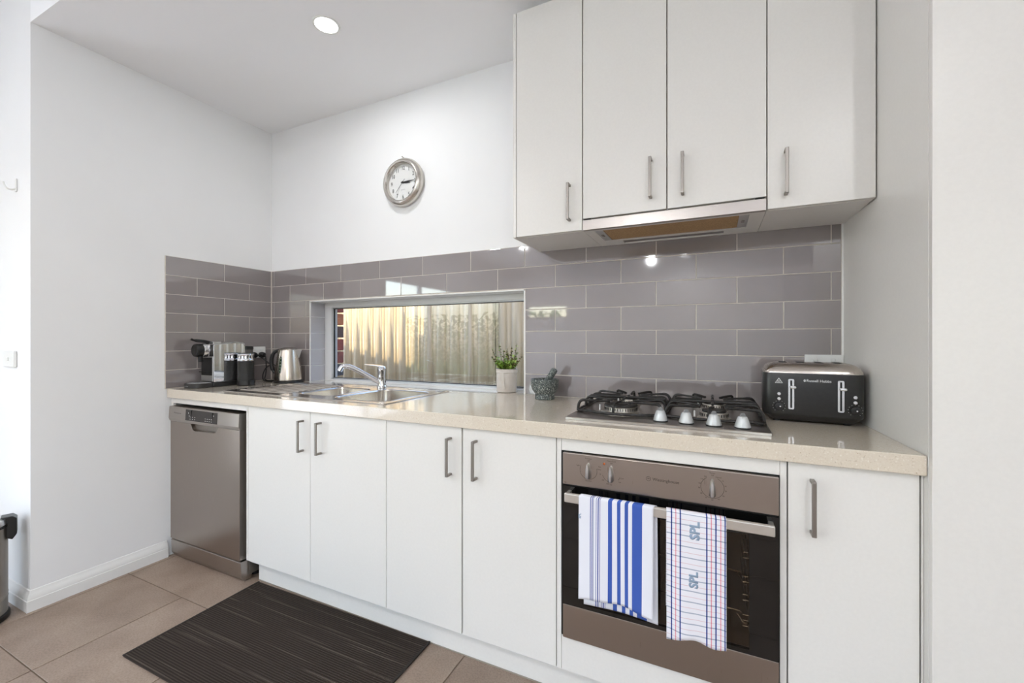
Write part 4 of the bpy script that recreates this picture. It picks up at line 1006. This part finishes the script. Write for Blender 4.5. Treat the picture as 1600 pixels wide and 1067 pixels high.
for i in range(22):
    a = i*2.4; r = .040*math.sqrt((i+.5)/22); base = Vector((r*.6*math.cos(a), r*.6*math.sin(a), .104))
    sprig(base, Vector((r*1.45*math.cos(a), r*1.45*math.sin(a), .104+lr.uniform(.035, .075))), 9, .0150, .15)
for a, r, h in ((3.3, .078, .112), (2.7, .060, .132), (3.9, .076, .070), (.55, .052, .138), (.9, .030, .120), (5.9, .078, .100), (6.2, .088, .078), (4.7, .035, .105), (1.9, .030, .110), (5.3, .06, .09)):
    sprig(Vector((.02*math.cos(a), .02*math.sin(a), .104)), Vector((r*math.cos(a), r*math.sin(a), .104+h)), 13, .0108, .7)

def granite():
    m = mat('granite', (84, 90, 88), .55); N, L, p = nodes(m)
    n = noise(m, sc=210, detail=2); r = ramp(m, n.outputs['Fac'], [(.36, (58, 64, 63)), (.52, (86, 93, 91)), (.60, (112, 118, 114)), (.66, (196, 198, 190))])
    L.new(r.outputs[0], p.inputs['Base Color']); bump(m, n.outputs['Fac'], .12); return m
M_gran = granite()
mo = thing('mortar', 'speckled grey granite mortar bowl on the worktop against the tiles', 'mortar', (1.9820, -.098, CT))
obj('foot', B().lathe([(.042, .0005), (.044, .003), (.0435, .018), (.041, .026)], (0, 0, 0), 40), M_gran, mo, local=True)
obj('bowl', B().lathe([(.041, .024), (.050, .032), (.058, .046), (.0615, .064), (.0618, .088), (.0600, .090), (.0520, .090), (.0505, .086), (.048, .060), (.036, .040), (0, .034)], (0, 0, 0), 48), M_gran, mo, local=True)
pe = B(); p0 = Vector((1.9760, -.092, CT+.055)); p1 = Vector((2.0330, -.105, CT+.136)); dv = (p1-p0)
pe.tube([p0, p0+dv*.04, p0+dv*.3, p0+dv*.6, p0+dv*.9, p0+dv*.97, p1], [.013, .0165, .0150, .0140, .0150, .0130, .007], 18)
tag(obj('pestle', pe, M_gran, ang=60), 'dark grey granite pestle leaning in the mortar', 'pestle')

# ------------------------------------------------------------------ rug
def rug_mat():
    m = mat('ribbed_rug', (60, 52, 46), .95, spec=.1); N, L, p = nodes(m)
    tc = N.new('ShaderNodeTexCoord'); mp = N.new('ShaderNodeMapping'); L.new(tc.outputs['Object'], mp.inputs[0])
    w = N.new('ShaderNodeTexWave'); w.wave_type = 'BANDS'; w.bands_direction = 'Y'; w.inputs['Scale'].default_value = 36; w.inputs['Distortion'].default_value = .6
    w2_ = N.new('ShaderNodeTexWave'); w2_.bands_direction = 'X'; w2_.inputs['Scale'].default_value = 60; w2_.inputs['Distortion'].default_value = 1.2
    L.new(mp.outputs[0], w.inputs['Vector']); L.new(mp.outputs[0], w2_.inputs['Vector'])
    mu = N.new('ShaderNodeMath'); mu.operation = 'MULTIPLY'; L.new(w.outputs['Fac'], mu.inputs[0]); L.new(w2_.outputs['Fac'], mu.inputs[1])
    r = ramp(m, mu.outputs[0], [(0, (48, 42, 38)), (.5, (70, 61, 55)), (1, (88, 78, 70))])
    n = noise(m, (1.6, 110, 1), 1.0, 1); r2 = ramp(m, n.outputs['Fac'], [(.62, (0, 0, 0)), (.68, (200, 200, 200))])
    x = N.new('ShaderNodeMix'); x.data_type = 'RGBA'; L.new(r2.outputs[0], x.inputs[0]); L.new(r.outputs[0], x.inputs[6]); x.inputs[7].default_value = (*lin((104, 94, 86)), 1)
    L.new(x.outputs[2], p.inputs['Base Color']); bump(m, mu.outputs[0], .6, .004); return m
b = B(); b.loft([rrect(-.497, .497, -.263, .263, .006, 0, 3), rrect(-.4985, .4985, -.2645, .2645, .007, .004, 3), rrect(-.495, .495, -.261, .261, .006, .0068, 3)])
rg = thing('rug', 'dark brown ribbed flat-weave rug on the tiles in front of the sink cabinet', 'rug', (1.1835, -.8085, .0003), R(.8))
obj('pile', b, rug_mat(), rg, local=True)
M_bind = mat('rug_binding', (44, 38, 34), .95)
for x in (-.4985, .490): obj('edge_binding', B().box(x, x+.0085, -.2645, .2645, .004, .0078, .001), M_bind, rg, local=True)

# ------------------------------------------------------------------ pedal bin at the far left
bn = thing('pedal_bin', 'stainless steel pedal bin with black lid hinge at the far left', 'bin', (-.085, -1.262, 0))
BR = .105
obj('base_ring', B().lathe([(BR*1.02, .0), (BR*1.06, .004), (BR*1.06, .022), (BR*1.0, .028)], (0, 0, 0), 48), M_black, bn, local=True)
obj('body', B().lathe([(BR, .024), (BR, .085), (BR*1.012, .088), (BR, .091), (BR, .100), (BR*1.012, .103), (BR, .106), (BR, .385)], (0, 0, 0), 56), brushed('bin_steel', (168, 162, 154), .3, scale=(50, 50, 1)), bn, local=True)
obj('rim', B().lathe([(BR*1.01, .385), (BR*1.03, .388), (BR*1.03, .394), (BR*.99, .396)], (0, 0, 0), 48), M_black, bn, local=True)
obj('lid', B().lathe([(BR*1.02, .397), (BR*1.02, .405), (BR*.97, .415), (BR*.7, .424), (0, .430)], (0, 0, 0), 48), M_silver, bn, local=True)
ha = R(72); M = Matrix.Rotation(ha, 4, 'Z')
obj('hinge', B().prism([(BR*.95, .335), (BR*1.12, .325), (BR*1.24, .345), (BR*1.24, .412), (BR*1.12, .424), (BR*.80, .424), (BR*.95, .405)], 'y', -.026, .026, .003, M=M @ Matrix.Identity(4)), M_black, bn, local=True)
obj('pedal', B().box(-.02, .02, -BR*1.35, -BR*.95, .008, .016, .003), M_black, bn, local=True)
